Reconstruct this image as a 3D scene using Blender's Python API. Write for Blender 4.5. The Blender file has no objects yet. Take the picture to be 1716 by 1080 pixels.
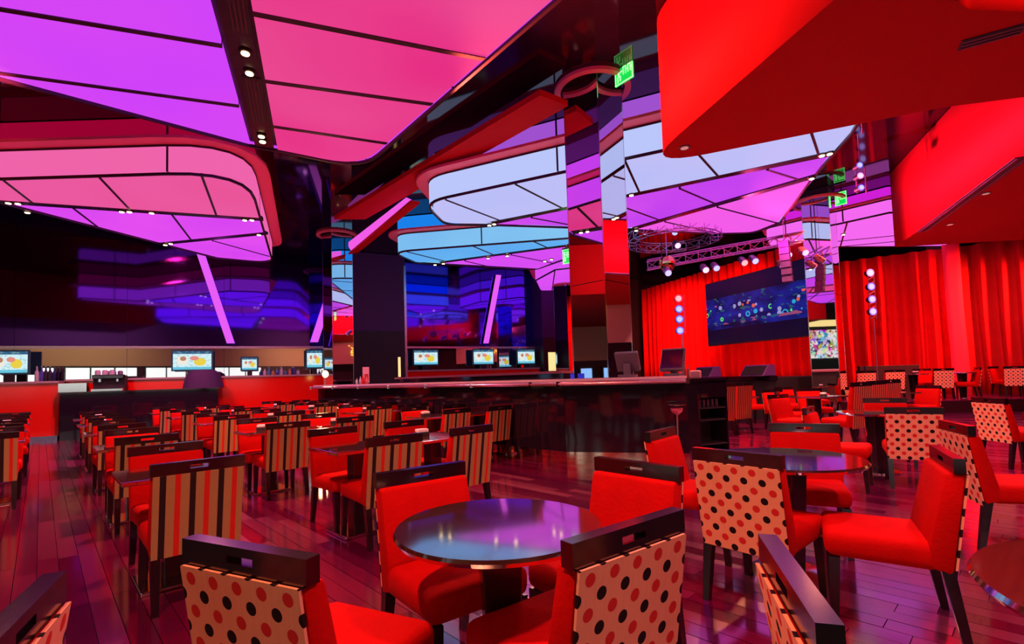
import bpy, bmesh, math, random
from mathutils import Vector, Matrix

random.seed(7)
D = bpy.data
SC = bpy.context.scene
COL = SC.collection
R = math.radians

# ---------------------------------------------------------------- camera
W, H = 1716, 1080
FPX, PITCH, ROLL, CAMH, CY = 830.0, R(3.0), R(1.75), 1.325, 590.0
_fw = Vector((0, math.cos(PITCH), math.sin(PITCH)))
_up0 = Vector((0, -math.sin(PITCH), math.cos(PITCH)))
_rt = Vector((1, 0, 0)) * math.cos(ROLL) - _up0 * math.sin(ROLL)
_up = _up0 * math.cos(ROLL) + Vector((1, 0, 0)) * math.sin(ROLL)
cam_d = D.cameras.new('camera'); cam = D.objects.new('camera', cam_d); COL.objects.link(cam)
cam_d.sensor_fit = 'HORIZONTAL'; cam_d.sensor_width = 36.0
cam_d.lens = 36.0 * FPX / W
cam_d.shift_y = (CY - H / 2) / W
cam_d.clip_start = 0.05; cam_d.clip_end = 200
m = Matrix((_rt, _up, -_fw)).transposed().to_4x4(); m.translation = (0, 0, CAMH)
cam.matrix_world = m
SC.camera = cam

def _ray(x, y): return _fw * FPX + _rt * (x - W / 2) + _up * (CY - y)
def at(x, y, z=0.0):
    d = _ray(x, y); t = (z - CAMH) / d.z
    return Vector((d.x * t, d.y * t, z))
def atY(x, y, Y):
    d = _ray(x, y); t = Y / d.y
    return Vector((d.x * t, Y, CAMH + d.z * t))
def at2(x, y, z):
    p = at(x, y, z); return (p.x, p.y)

# ---------------------------------------------------------------- world and exposure
w = D.worlds.new('world'); SC.world = w; w.use_nodes = True
w.node_tree.nodes['Background'].inputs[0].default_value = (0.25, 0.03, 0.06, 1)
w.node_tree.nodes['Background'].inputs[1].default_value = 0.25
SC.view_settings.view_transform = 'Standard'; SC.view_settings.look = 'None'
SC.view_settings.gamma = 1.0; SC.view_settings.use_curve_mapping = False
SC.view_settings.exposure = 0.0

# ---------------------------------------------------------------- added fill spots without fixtures, to brighten the hall
def spot(name, loc, target, color, energy, size=120, blend=1.0, radius=0.12):
    l = D.lights.new(name, 'SPOT'); l.color = color; l.energy = energy
    l.spot_size = R(size); l.spot_blend = blend; l.shadow_soft_size = radius
    o = D.objects.new(name, l); COL.objects.link(o); o.location = loc
    d = Vector(target) - Vector(loc)
    o.rotation_euler = d.to_track_quat('-Z', 'Y').to_euler()
    return o
WARM = (1.0, 0.28, 0.15)
ROSE = (1.0, 0.27, 0.38)
for loc, col, e in [
    ((-3.2, 5.9, 4.85), WARM, 1500), ((-6.4, 10.6, 4.85), ROSE, 1900), ((.4, 10.6, 4.85), WARM, 1900),
    ((-9.5, 11.6, 5.8), ROSE, 1700), ((0.3, 3.2, 5.8), WARM, 1300), ((-1.6, 0.6, 5.8), WARM, 1500),
    ((2.0, 1.2, 4.1), ROSE, 560), ((4.6, 4.2, 4.1), ROSE, 600), ((7.6, 6.6, 4.1), ROSE, 700),
    ((4.2, 9.6, 4.85), WARM, 1400), ((10.4, 9.4, 4.1), ROSE, 900), ((6.2, 10.6, 4.8), WARM, 1000),
]:
    spot('added_ceiling_fill', loc, (loc[0], loc[1] + .01, 0), col, e, 150)  # unseen fill, supplements the weak canopy glow
# added spots, no fixtures, that brighten the red soffit faces
spot('added_soffit_wash', (-.7, 7.0, 4.4), (2.4, 4.6, 5.1), (1, .10, .07), 3300, 95)
spot('added_soffit_wash', (4.9, 2.7, 5.3), (4.4, 4.4, 4.9), (1, .12, .08), 1000, 120)
spot('added_ceiling_fill', (12.2, 12.4, 5.8), (12.2, 12.41, 0), ROSE, 1000, 150)  # added fill over the terrace
spot('added_soffit_wash', (5.9, 12.0, 4.15), (8.1, 8.4, 5.0), (1, .07, .28), 2900, 115)
spot('added_soffit_wash', (-5.5, 5.5, 4.7), (-8.7, 5.5, 5.0), (1, .25, .2), 400, 110)

# ---------------------------------------------------------------- materials
def lin(c):
    return tuple(((v / 255) / 12.92 if v / 255 <= .04045 else ((v / 255 + .055) / 1.055) ** 2.4) for v in c)
MATS = {}
def mat(name, color, rough=.5, metal=0, emis=None, estr=1.0, noise=0, nscale=30, bump=0, bscale=200, spec=.5, coat=0, sheen=0):
    if name in MATS: return MATS[name]
    mt = D.materials.new(name); mt.use_nodes = True; MATS[name] = mt
    nt = mt.node_tree; b = nt.nodes['Principled BSDF']
    b.inputs['Base Color'].default_value = (*color, 1)
    b.inputs['Roughness'].default_value = rough; b.inputs['Metallic'].default_value = metal
    b.inputs['Specular IOR Level'].default_value = spec
    if coat: b.inputs['Coat Weight'].default_value = coat; b.inputs['Coat Roughness'].default_value = .06
    if sheen: b.inputs['Sheen Weight'].default_value = sheen; b.inputs['Sheen Tint'].default_value = (*color, 1)
    if emis: b.inputs['Emission Color'].default_value = (*emis, 1); b.inputs['Emission Strength'].default_value = estr
    if noise or bump:
        tc = nt.nodes.new('ShaderNodeTexCoord')
    if noise:
        n = nt.nodes.new('ShaderNodeTexNoise'); n.inputs['Scale'].default_value = nscale; n.inputs['Detail'].default_value = 4
        nt.links.new(tc.outputs['Object'], n.inputs['Vector'])
        mx = nt.nodes.new('ShaderNodeMix'); mx.data_type = 'RGBA'
        mx.inputs[6].default_value = (*[v * (1 - noise) for v in color], 1)
        mx.inputs[7].default_value = (*[min(1, v * (1 + noise)) for v in color], 1)
        nt.links.new(n.outputs['Fac'], mx.inputs[0]); nt.links.new(mx.outputs[2], b.inputs['Base Color'])
    if bump:
        n2 = nt.nodes.new('ShaderNodeTexNoise'); n2.inputs['Scale'].default_value = bscale
        nt.links.new(tc.outputs['Object'], n2.inputs['Vector'])
        bp = nt.nodes.new('ShaderNodeBump'); bp.inputs['Strength'].default_value = bump; bp.inputs['Distance'].default_value = .01
        nt.links.new(n2.outputs['Fac'], bp.inputs['Height']); nt.links.new(bp.outputs['Normal'], b.inputs['Normal'])
    return mt

class NT:
    """small node-math helper"""
    def __init__(s, mt): s.t = mt.node_tree; s.b = s.t.nodes['Principled BSDF']
    def n(s, typ, **kw):
        x = s.t.nodes.new(typ)
        for k, v in kw.items(): setattr(x, k, v)
        return x
    def m(s, op, a, b=None, c=None):
        x = s.n('ShaderNodeMath', operation=op)
        for i, v in enumerate((a, b, c)):
            if v is None: continue
            if hasattr(v, 'is_linked'): s.t.links.new(v, x.inputs[i])
            else: x.inputs[i].default_value = v
        return x.outputs[0]
    def mix(s, f, a, b):
        x = s.n('ShaderNodeMix', data_type='RGBA')
        for i, v in ((0, f), (6, a), (7, b)):
            if hasattr(v, 'is_linked'): s.t.links.new(v, x.inputs[i])
            else: x.inputs[i].default_value = v if i == 0 else (*v, 1)
        return x.outputs[2]
    def obj(s):
        tc = s.n('ShaderNodeTexCoord'); sp = s.n('ShaderNodeSeparateXYZ')
        s.t.links.new(tc.outputs['Object'], sp.inputs[0]); return tc.outputs['Object'], sp.outputs
    def noise(s, vec, scale, detail=3):
        x = s.n('ShaderNodeTexNoise'); x.inputs['Scale'].default_value = scale; x.inputs['Detail'].default_value = detail
        s.t.links.new(vec, x.inputs['Vector']); return x.outputs['Fac']

RED = mat('red_velvet', (.46, .0025, .002), .8, noise=.16, nscale=9, bump=.25, bscale=60, spec=.06)
WOOD = mat('espresso_wood', (.010, .003, .007), .18, noise=.3, nscale=14, spec=.9)
CHROME = mat('chrome', (.75, .72, .75), .12, 1)
MIRROR = mat('mirror', (.86, .84, .88), .015, 1)
BLACKG = mat('black_gloss', (.012, .006, .014), .06, spec=.6)
BLACK = mat('black_matte', (.012, .010, .012), .55)
CEILM = mat('black_stretch_ceiling', (.008, .003, .008), .05, spec=.55)
REDGL = mat('red_back_painted_glass', (.75, .006, .004), .12, spec=.5)
REDPT = mat('red_paint', (.52, .004, .008), .7, spec=.1)
WHITE = mat('white_paper', (.8, .78, .75), .6)
GREYP = mat('grey_plastic', (.10, .09, .13), .45)

def stripes():
    mt = mat('striped_fabric', (.5, .3, .15), .85, spec=.15); q = NT(mt)
    vec, (x, y, z) = q.obj()
    # period 0.152: tan .046 black .034 tan .044 red .036
    t = q.m('MULTIPLY', q.m('FRACT', q.m('ADD', q.m('DIVIDE', x, .152), 8.66)), .152)
    tan = (.40, .27, .10); blk = (.012, .006, .010); red = (.62, .02, .012)
    c = q.mix(q.m('GREATER_THAN', t, .046), tan, blk)
    c = q.mix(q.m('GREATER_THAN', t, .078), c, tan)
    c = q.mix(q.m('GREATER_THAN', t, .122), c, red)
    nz = q.noise(vec, 120)
    c = q.mix(q.m('MULTIPLY', nz, .25), c, (.10, .04, .02))
    q.t.links.new(c, q.b.inputs['Base Color']); return mt
def pinstripes():
    mt = mat('pinstriped_fabric', (.5, .3, .15), .85, spec=.15); q = NT(mt)
    vec, (x, y, z) = q.obj()
    t = q.m('FRACT', q.m('ADD', q.m('DIVIDE', x, .058), 9.2))
    c = q.mix(q.m('GREATER_THAN', t, .35), (.55, .03, .02), (.30, .12, .04))
    c = q.mix(q.m('GREATER_THAN', t, .72), c, (.012, .006, .01))
    q.t.links.new(c, q.b.inputs['Base Color']); return mt
def polka():
    mt = mat('polka_dot_fabric', (.8, .5, .3), .85, spec=.15); q = NT(mt)
    vec, (x, y, z) = q.obj()
    P = .098
    def dots(ox, oz, r):
        a = q.m('SUBTRACT', q.m('FRACT', q.m('ADD', q.m('DIVIDE', x, P), 10 + ox)), .5)
        b = q.m('SUBTRACT', q.m('FRACT', q.m('ADD', q.m('DIVIDE', z, P), 10 + oz)), .5)
        d = q.m('SQRT', q.m('ADD', q.m('MULTIPLY', a, a), q.m('MULTIPLY', b, b)))
        return q.m('LESS_THAN', d, r / P)
    w1 = q.n('ShaderNodeMapping'); w1.inputs['Scale'].default_value = (260, 30, 8)
    q.t.links.new(vec, w1.inputs['Vector'])
    nz = q.noise(w1.outputs[0], 1.0, 2)
    base = q.mix(nz, (.76, .36, .18), (.88, .50, .29))
    c = q.mix(dots(0, .1, .0195), base, (.014, .006, .008))
    c = q.mix(dots(.5, .6, .0195), c, (.62, .03, .025))
    q.t.links.new(c, q.b.inputs['Base Color']); return mt
STRIPE, PINS, POLKA = stripes(), pinstripes(), polka()

def floor_mat():
    mt = mat('polished_wood_planks', (.08, .02, .02), .16, spec=.9); q = NT(mt)
    oi = q.n('ShaderNodeObjectInfo'); ge = q.n('ShaderNodeNewGeometry')
    r = q.m('FRACT', q.m('ADD', oi.outputs['Random'], ge.outputs['Random Per Island']))
    tc = q.n('ShaderNodeTexCoord'); mp = q.n('ShaderNodeMapping'); mp.inputs['Scale'].default_value = (2.2, 28, 1)
    q.t.links.new(tc.outputs['Object'], mp.inputs['Vector'])
    g = q.noise(mp.outputs[0], 1.5, 4)
    c = q.mix(r, (.075, .001, .032), (.170, .003, .060))
    c = q.mix(q.m('MULTIPLY', g, .55), c, (.022, .001, .014))
    q.t.links.new(c, q.b.inputs['Base Color'])
    q.b.inputs['IOR'].default_value = 2.4
    q.t.links.new(q.m('ADD', .10, q.m('MULTIPLY', r, .10)), q.b.inputs['Roughness']); return mt
FLOORM = floor_mat()

def table_top_mat():
    mt = mat('lacquered_table_wood', (.06, .02, .02), .08, spec=1.0, coat=.8); q = NT(mt)
    q.b.inputs['IOR'].default_value = 2.8; q.b.inputs['Coat IOR'].default_value = 2.6
    vec, o = q.obj(); mp = q.n('ShaderNodeMapping'); mp.inputs['Scale'].default_value = (6, 90, 6)
    q.t.links.new(vec, mp.inputs['Vector'])
    c = q.mix(q.noise(mp.outputs[0], 1, 4), (.030, .009, .010), (.10, .032, .022))
    q.t.links.new(c, q.b.inputs['Base Color']); return mt
TABM = table_top_mat()

def glow(name, c, s=1.0, c2=None):
    """back-lit stretch film: LED colour drifts a little along the panel run"""
    if name in MATS: return MATS[name]
    mt = mat(name, (.02, .02, .02), .6, emis=lin(c), estr=s, spec=.02)
    if c2:
        q = NT(mt); vec, o = q.obj()
        col = q.mix(q.noise(vec, .55, 1), lin(c), lin(c2))
        q.t.links.new(col, q.b.inputs['Emission Color'])
    return mt

# ---------------------------------------------------------------- mesh helpers
class MB:
    def __init__(s): s.v = []; s.f = []
    def box(s, cx, cy, cz, sx, sy, sz, rz=0):
        c, n = math.cos(rz), math.sin(rz); b = len(s.v)
        for dz in (-.5, .5):
            for dx, dy in ((-.5, -.5), (.5, -.5), (.5, .5), (-.5, .5)):
                x, y = dx * sx, dy * sy
                s.v.append((cx + x * c - y * n, cy + x * n + y * c, cz + dz * sz))
        for f in ((3, 2, 1, 0), (4, 5, 6, 7), (0, 1, 5, 4), (1, 2, 6, 5), (2, 3, 7, 6), (3, 0, 4, 7)):
            s.f.append(tuple(b + i for i in f))
        return s
    def hexa(s, pts):
        b = len(s.v); s.v += [tuple(p) for p in pts]
        for f in ((3, 2, 1, 0), (4, 5, 6, 7), (0, 1, 5, 4), (1, 2, 6, 5), (2, 3, 7, 6), (3, 0, 4, 7)):
            s.f.append(tuple(b + i for i in f))
        return s
    def prism(s, poly, z0, z1):
        b = len(s.v); n = len(poly)
        if area(poly) < 0: poly = poly[::-1]
        s.v += [(p[0], p[1], z0) for p in poly] + [(p[0], p[1], z1) for p in poly]
        s.f.append(tuple(b + i for i in range(n - 1, -1, -1))); s.f.append(tuple(b + n + i for i in range(n)))
        for i in range(n):
            j = (i + 1) % n; s.f.append((b + i, b + j, b + n + j, b + n + i))
        return s
    def tube(s, p, q, r, n=8, r2=None):
        p, q = Vector(p), Vector(q); d = (q - p).normalized()
        a = d.orthogonal().normalized(); e = d.cross(a); b = len(s.v); r2 = r if r2 is None else r2
        for c, rr in ((p, r), (q, r2)):
            for i in range(n):
                t = 2 * math.pi * i / n
                s.v.append(tuple(c + a * (rr * math.cos(t)) + e * (rr * math.sin(t))))
        for i in range(n):
            j = (i + 1) % n; s.f.append((b + i, b + j, b + n + j, b + n + i))
        s.f.append(tuple(b + i for i in range(n - 1, -1, -1))); s.f.append(tuple(b + n + i for i in range(n)))
        return s
    def lathe(s, prof, n=24, o=(0, 0, 0)):
        b = len(s.v); k = len(prof)
        for r, z in prof:
            for i in range(n):
                t = 2 * math.pi * i / n; s.v.append((o[0] + r * math.cos(t), o[1] + r * math.sin(t), o[2] + z))
        for a in range(k - 1):
            for i in range(n):
                j = (i + 1) % n; s.f.append((b + a * n + i, b + a * n + j, b + (a + 1) * n + j, b + (a + 1) * n + i))
        s.f.append(tuple(b + i for i in range(n - 1, -1, -1)))
        s.f.append(tuple(b + (k - 1) * n + i for i in range(n)))
        return s
    def sheet(s, grid):
        b = len(s.v); nr, nc = len(grid), len(grid[0])
        for row in grid: s.v += [tuple(p) for p in row]
        for i in range(nr - 1):
            for j in range(nc - 1):
                a = b + i * nc + j; s.f.append((a, a + 1, a + nc + 1, a + nc))
        return s
    def mesh(s, name, mt, smooth=False, bevel=0, seg=2):
        me = D.meshes.new(name)
        me.from_pydata(s.v, [], s.f); me.update()
        bm = bmesh.new(); bm.from_mesh(me)
        bmesh.ops.recalc_face_normals(bm, faces=bm.faces)
        if bevel:
            bmesh.ops.bevel(bm, geom=[e for e in bm.edges if e.is_manifold and e.calc_face_angle(0) > .5], offset=bevel, segments=seg, affect='EDGES', profile=.5)
        bm.to_mesh(me); bm.free()
        if smooth:
            for p in me.polygons: p.use_smooth = True
            try: me.set_sharp_from_angle(angle=R(40))
            except Exception: pass
        if mt: me.materials.append(mt)
        return me
    def build(s, name, mt, parent=None, smooth=False, bevel=0, seg=2):
        return link(name, s.mesh(name, mt, smooth, bevel, seg), parent)
def link(name, me, parent=None):
    o = D.objects.new(name, me); COL.objects.link(o)
    if parent: o.parent = parent
    return o
def empty(name, loc=(0, 0, 0), rz=0):
    o = D.objects.new(name, None); COL.objects.link(o); o.location = loc; o.rotation_euler = (0, 0, rz)
    o.empty_display_size = .2; return o
def tag(o, label, cat, group=None):
    o['label'] = label; o['category'] = cat
    if group: o['group'] = group
    return o
def struct(o, label=None):
    o['kind'] = 'structure'
    if label: o['label'] = label
    return o
def area(p): return .5 * sum(p[i][0] * p[(i + 1) % len(p)][1] - p[(i + 1) % len(p)][0] * p[i][1] for i in range(len(p)))
def ccw(p): return p if area(p) > 0 else p[::-1]
def rounded(ctrl, seg=6):
    """ctrl: (x, y[, r]) -> polygon with rounded corners"""
    out = []; n = len(ctrl)
    for i, c in enumerate(ctrl):
        p = Vector(c[:2]); r = c[2] if len(c) > 2 else 0
        if not r: out.append(tuple(p)); continue
        a = Vector(ctrl[i - 1][:2]) - p; b = Vector(ctrl[(i + 1) % n][:2]) - p
        la, lb = a.length, b.length; a.normalize(); b.normalize()
        ang = a.angle(b); t = min(r / math.tan(ang / 2), la * .48, lb * .48)
        p0, p1 = p + a * t, p + b * t
        for k in range(seg + 1):
            s = k / seg; out.append(tuple(p0 * (1 - s) ** 2 + p * 2 * s * (1 - s) + p1 * s * s))
    return out
def offset(poly, d):
    """d > 0 grows a ccw polygon"""
    poly = ccw(poly); n = len(poly); out = []
    for i in range(n):
        p0, p, p1 = Vector(poly[i - 1]), Vector(poly[i]), Vector(poly[(i + 1) % n])
        e0, e1 = (p - p0), (p1 - p)
        if e0.length < 1e-6 or e1.length < 1e-6: out.append(tuple(p)); continue
        e0.normalize(); e1.normalize()
        n0, n1 = Vector((e0.y, -e0.x)), Vector((e1.y, -e1.x)); b = n0 + n1
        if b.length < 1e-6: b = n0
        b.normalize(); k = max(.35, b.dot(n0))
        out.append(tuple(p + b * (d / k)))
    return out
def clip(poly, p, nrm, off=0):
    """keep the side where (x - p).nrm >= off"""
    out = []; n = len(poly)
    for i in range(n):
        a, b = poly[i], poly[(i + 1) % n]
        da = (a[0] - p[0]) * nrm[0] + (a[1] - p[1]) * nrm[1] - off
        db = (b[0] - p[0]) * nrm[0] + (b[1] - p[1]) * nrm[1] - off
        if da >= 0: out.append(a)
        if (da >= 0) != (db >= 0):
            t = da / (da - db); out.append((a[0] + (b[0] - a[0]) * t, a[1] + (b[1] - a[1]) * t))
    return out
def split(polys, p, q, gap):
    d = Vector((q[0] - p[0], q[1] - p[1])).normalized(); nn = (-d.y, d.x); out = []
    for po in polys:
        for sg in (1, -1):
            c = clip(po, p, (nn[0] * sg, nn[1] * sg), gap)
            if len(c) > 2 and abs(area(c)) > .03: out.append(c)
    return out

# ================================================================ SETTING
U, V = Vector((-.69, .724)), Vector((.724, .69))       # seating grid: along the rows, across them
def uv(u, v): return (U.x * u + V.x * v, U.y * u + V.y * v)
UANG = math.atan2(U.y, U.x)
ZC = 6.0

floor = struct(MB().box(0, 8, -.06, 44, 40, .08).build('floor', BLACK), 'dark polished plank floor')
# planks
PW = .12
cand = []
iv = 0
v = -6.0
while v < 19:
    u = -3.0 - random.random() * 1.4
    while u < 19:
        L = random.choice((1.0, 1.3, 1.6))
        cu, cv = u + L / 2, v + PW / 2
        x, y = uv(cu, cv); u += L
        if y < .35 or abs(x) > y * 1.12 + .7 or y > 24 or x > 14: continue
        cand.append((math.hypot(x, y), x, y, L, random.uniform(-.0012, .0004)))
    v += PW
cand.sort()
pm = {L: MB().box(0, 0, 0, L - .004, PW - .004, .02).mesh('plank', FLOORM) for L in (1.0, 1.3, 1.6)}
rest = MB()
for i, (d, x, y, L, dz) in enumerate(cand):
    if i < 300:
        o = link('plank', pm[L], floor); o.location = (x, y, -.0105 + dz); o.rotation_euler = (0, 0, UANG)
    else:
        rest.box(x, y, -.0105 + dz, L - .004, PW - .004, .02, UANG)
o = rest.build('plank_field', FLOORM, floor); o['kind'] = 'stuff'

struct(MB().box(0, 8, ZC + .1, 44, 40, .2).build('ceiling', CEILM), 'black high-gloss stretch ceiling')

# back-left wall: P0 -> P1, glass above, mirror band, red counter in front
WZ = 2.62
P0, P1 = Vector(at2(0, 583, WZ)), Vector(at2(905, 583, WZ))
WD = (P1 - P0).normalized(); WN = Vector((WD.y, -WD.x))      # normal towards the hall
WANG = math.atan2(WD.y, WD.x)
def wpt(s, n=0): q = P0 + WD * s + WN * n; return (q.x, q.y)
def ws(px, py=583, n=0):
    """run along the wall plane (offset n into the hall) where the pixel column crosses it"""
    d = _ray(px, py); dx, dy = d.x / d.y, 1.0
    o = P0 + WN * n                       # solve o + WD*s = k*(dx,1)
    det = WD.x * 1.0 - WD.y * dx
    return (o.y * dx - o.x) / det
def zat(px, py, s, n=0):
    q = wpt(s, n); return atY(px, py, q[1]).z
def wbox(mb, s0, s1, z0, z1, n0, n1):
    a, b, c, d = wpt(s0, n0), wpt(s1, n0), wpt(s1, n1), wpt(s0, n1)
    return mb.prism([a, b, c, d], z0, z1)
WLEN = (P1 - P0).length
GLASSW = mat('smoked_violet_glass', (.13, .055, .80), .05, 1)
GLASSW2 = mat('smoked_red_glass', (.10, .02, .06), .08, 1)
wall_l = struct(wbox(MB(), -5, WLEN + 6, 0, ZC, -.35, 0).build('wall_left', BLACK), 'long back wall with smoked mirror glass')
s = -4.9
while s < WLEN + 1:
    e = min(s + 2.6, WLEN + 1)
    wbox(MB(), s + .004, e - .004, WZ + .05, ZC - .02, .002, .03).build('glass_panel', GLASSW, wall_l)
    wbox(MB(), s + .004, e - .004, 1.30, WZ - .03, .002, .025).build('mirror_panel', MIRROR, wall_l)
    s = e
struct(wbox(MB(), -4.9, WLEN + 1, WZ - .03, WZ + .045, .0, .06).build('trim_1', mat('pink_lit_steel', (.8, .65, .75), .25, .8)), 'thin steel strip along the back wall')
# returns that close the hall
struct(MB().box(-21, 4, 3, .3, 26, 6).build('wall_side_left', mat('dark_plum_paint', (.05, .012, .03), .6)), 'far side wall of the gaming hall')
struct(MB().box(0, -7, 3, 44, .3, 6).build('wall_rear', mat('dark_plum_paint', (.05, .012, .03), .6)))
struct(MB().box(19, 6, 3, .3, 30, 6).build('wall_right', mat('dark_plum_paint', (.05, .012, .03), .6)))
struct(MB().box(9, 26, 3, 26, .3, 6).build('wall_stage', BLACK))

# the gaming hall around the lounge, seen in the mirrors
BEIGE = mat('beige_plaster', (.62, .42, .26), .7)
struct(MB().box(0, -6.8, 4.4, 42, .1, 3.0).build('wall_rear_bulkhead', BEIGE), 'beige bulkhead of the gaming hall')
struct(MB().box(15.6, 8.0, 4.3, .2, 9.0, 3.2).build('wall_right_bulkhead', BEIGE), 'beige bulkhead with yellow neon script')
struct(MB().box(-20.7, 6.5, 4.0, .1, 7.0, 3.6).build('wall_side_left_bulkhead', BEIGE))
for k in range(5):
    wx = -15.5 + k * 4.2
    wn = struct(MB().box(wx, -6.72, 2.0, 3.8, .08, 1.75).build('window_%d' % (k + 1), BLACK), 'bright hall window')
    for j in range(3):
        MB().box(wx - 1.25 + j * 1.25, -6.66, 2.35, 1.15, .03, .85).build('pane', mat('daylight_pane', (.8, .9, .9), .2, emis=(.80, .95, .90), estr=1.1), wn)
        MB().box(wx - 1.25 + j * 1.25, -6.66, 1.5, 1.15, .03, .55).build('pane', mat('daylight_pane', (.8, .9, .9), .2), wn)
spot('added_hall_fill', (-8, -1.0, 5.6), (-8, -6.8, 3.6), (1, .72, .42), 700, 110); spot('added_hall_fill', (6, -1.5, 4.0), (6, -6.8, 3.6), (1, .72, .42), 500, 120)  # added spots to light the bulkhead behind the camera
spot('added_hall_fill', (-17.5, 6.5, 5.6), (-20.7, 6.5, 3.2), (1, .62, .25), 260, 130); spot('added_hall_fill', (14.9, 7.9, 5.8), (15.5, 7.9, 3.5), (1, .55, .4), 25, 150)  # added spots to light the side bulkheads
left_soff = struct(MB().prism([(-20.5, 3.0), (-8.7, 3.0), (-8.7, 7.6), (-20.5, 7.6)], 4.2, ZC - .01).build('ceiling_soffit_left', REDPT), 'red soffit at the far left of the hall')
for k in range(4):
    t = tag(empty('slot_machine', (-20.0, 4.3 + k * 1.3, 0), R(90)), ['first', 'second', 'third', 'fourth'][k] + ' slot machine along the far left hall wall', 'slot machine', 'slot machines of the hall')
    MB().box(0, 0, .95, .8, .6, 1.9).build('cabinet', BLACK, t, bevel=.03); MB().box(0, -.305, 1.45, .62, .02, .55).build('upper_screen', mat('slot_screen', (.1, .1, .2), .2, emis=(.25, .5, .9), estr=1.2), t); MB().box(0, -.32, .95, .62, .03, .3).build('lower_screen', mat('slot_screen_b', (.1, .1, .2), .2, emis=(.9, .5, .2), estr=.9), t)
def board_mat():
    mt = mat('gaming_display', (.02, .02, .02), .3, emis=(1, 1, 1), estr=1.0); q = NT(mt); vec, o_ = q.obj()
    vo = q.n('ShaderNodeTexVoronoi'); vo.inputs['Scale'].default_value = 2.6; q.t.links.new(vec, vo.inputs['Vector'])
    hs = q.n('ShaderNodeHueSaturation'); hs.inputs['Saturation'].default_value = 1.1; hs.inputs['Value'].default_value = .9; q.t.links.new(vo.outputs['Color'], hs.inputs['Color'])
    c = q.mix(q.m('GREATER_THAN', q.noise(vec, 3, 3), .54), hs.outputs[0], (.85, .82, .75)); c = q.mix(q.m('GREATER_THAN', q.noise(vec, 5, 3), .6), c, (.05, .02, .03))
    q.t.links.new(c, q.b.inputs['Emission Color']); return mt
t = tag(empty('gaming_display', (-20.6, -3.4, 0), R(90)), 'large colourful gaming display reflected in the right mirrored column', 'display')
MB().box(0, 0, 1.0, 6.4, .5, 2.0).build('console', BLACK, t); MB().box(0, -.1, 3.3, 6.2, .1, 2.3).build('picture_panel', board_mat(), t); MB().box(0, -.1, 5.0, 6.4, .16, .5).build('lit_header', mat('warm_light', (1, .9, .5), .5, emis=(1, .78, .28), estr=1.0), t); MB().box(0, 0, 3.6, 6.4, .08, 3.4).build('backboard', BLACK, t)
NEON = mat('yellow_neon', (1, .7, .1), .3, emis=(1, .58, .06), estr=1.6)
t = tag(empty('neon_script', (15.46, 7.95, 3.3), R(-90)), 'yellow neon script sign on the beige bulkhead', 'neon sign')
for nm_, pts in {'letter_u': [(-.55, .35), (-.55, .05), (-.42, 0), (-.32, .08), (-.32, .35), (-.30, 0)], 'letter_r': [(-.18, 0), (-.18, .33), (-.12, .28), (-.02, .34)], 'letter_e': [(.05, .18), (.26, .18), (.22, .33), (.10, .34), (.03, .18), (.10, .02), (.26, .05)], 'accent': [(.15, .45), (.25, .55)], 'letter_n': [(-.75, .5), (-.70, 1.15), (-.45, .55), (-.40, 1.2)], 'dot': [(.32, .65), (.38, .65)]}.items():
    mb = MB()
    for a_, b_ in zip(pts, pts[1:]): mb.tube((a_[0] * 1.5, 0, a_[1] * 1.1), (b_[0] * 1.5, 0, b_[1] * 1.1), .035, 6)
    mb.build(nm_, NEON, t)

# red soffit: a curve with a hole gives the slab
def slab(name, outline, holes, z0, z1, mt, parent=None):
    cu = D.curves.new(name, 'CURVE'); cu.dimensions = '2D'; cu.fill_mode = 'BOTH'; cu.extrude = (z1 - z0) / 2
    for poly in [outline] + holes:
        sp = cu.splines.new('POLY'); sp.points.add(len(poly) - 1); sp.use_cyclic_u = True
        for i, p in enumerate(poly): sp.points[i].co = (p[0], p[1], 0, 1)
    tmp = D.objects.new('tmp', cu); COL.objects.link(tmp)
    bpy.context.view_layer.update()
    me = D.meshes.new_from_object(tmp.evaluated_get(bpy.context.evaluated_depsgraph_get()))
    D.objects.remove(tmp); me.materials.clear(); me.materials.append(mt)
    for v_ in me.vertices: v_.co.z += (z0 + z1) / 2
    bm = bmesh.new(); bm.from_mesh(me); bmesh.ops.remove_doubles(bm, verts=bm.verts, dist=1e-4)
    bmesh.ops.recalc_face_normals(bm, faces=bm.faces); bm.to_mesh(me); bm.free()
    return link(name, me, parent)
ZF = 4.2
fout = rounded([(3.25, 1.0), (1.88, 6.75, .42), (4.9, 5.40, 1.2), (6.62, 5.02, .75), (9.32, 11.85, .08), (14.5, 11.2), (14.5, 1.0)], 8)
hole = rounded([at2(1585, -8, ZF) , at2(1625, 16, ZF) + (.2,), at2(1790, 22, ZF) + (.3,), (6.3, 2.6, .4), (3.9, 2.4, .4)], 6)
soff = struct(slab('ceiling_soffit', fout, [hole], ZF, ZC - .01, REDPT), 'red painted dropped soffit with rounded noses')
def slot_vent(px0, px1, w0, n, label):
    a, b = Vector(at2(*px0, ZF)), Vector(at2(*px1, ZF)); d = (b - a); L = d.length; d.normalize(); e = Vector((-d.y, d.x))
    c = (a + b) / 2; t = tag(empty('slot_diffuser', (c.x, c.y, ZF)), label, 'air vent', 'linear diffusers in the red soffit')
    rz = math.atan2(d.y, d.x); t.rotation_euler = (0, 0, rz)
    MB().box(0, 0, -.006, L, w0, .01).build('plate', mat('vent_grey_violet', (.06, .02, .05), .5), t)
    for k in range(n):
        MB().box(0, (k - (n - 1) / 2) * w0 / n, -.014, L - .04, w0 / n * .38, .012).build('slat', mat('vent_slat', (.16, .05, .10), .4), t)
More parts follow.
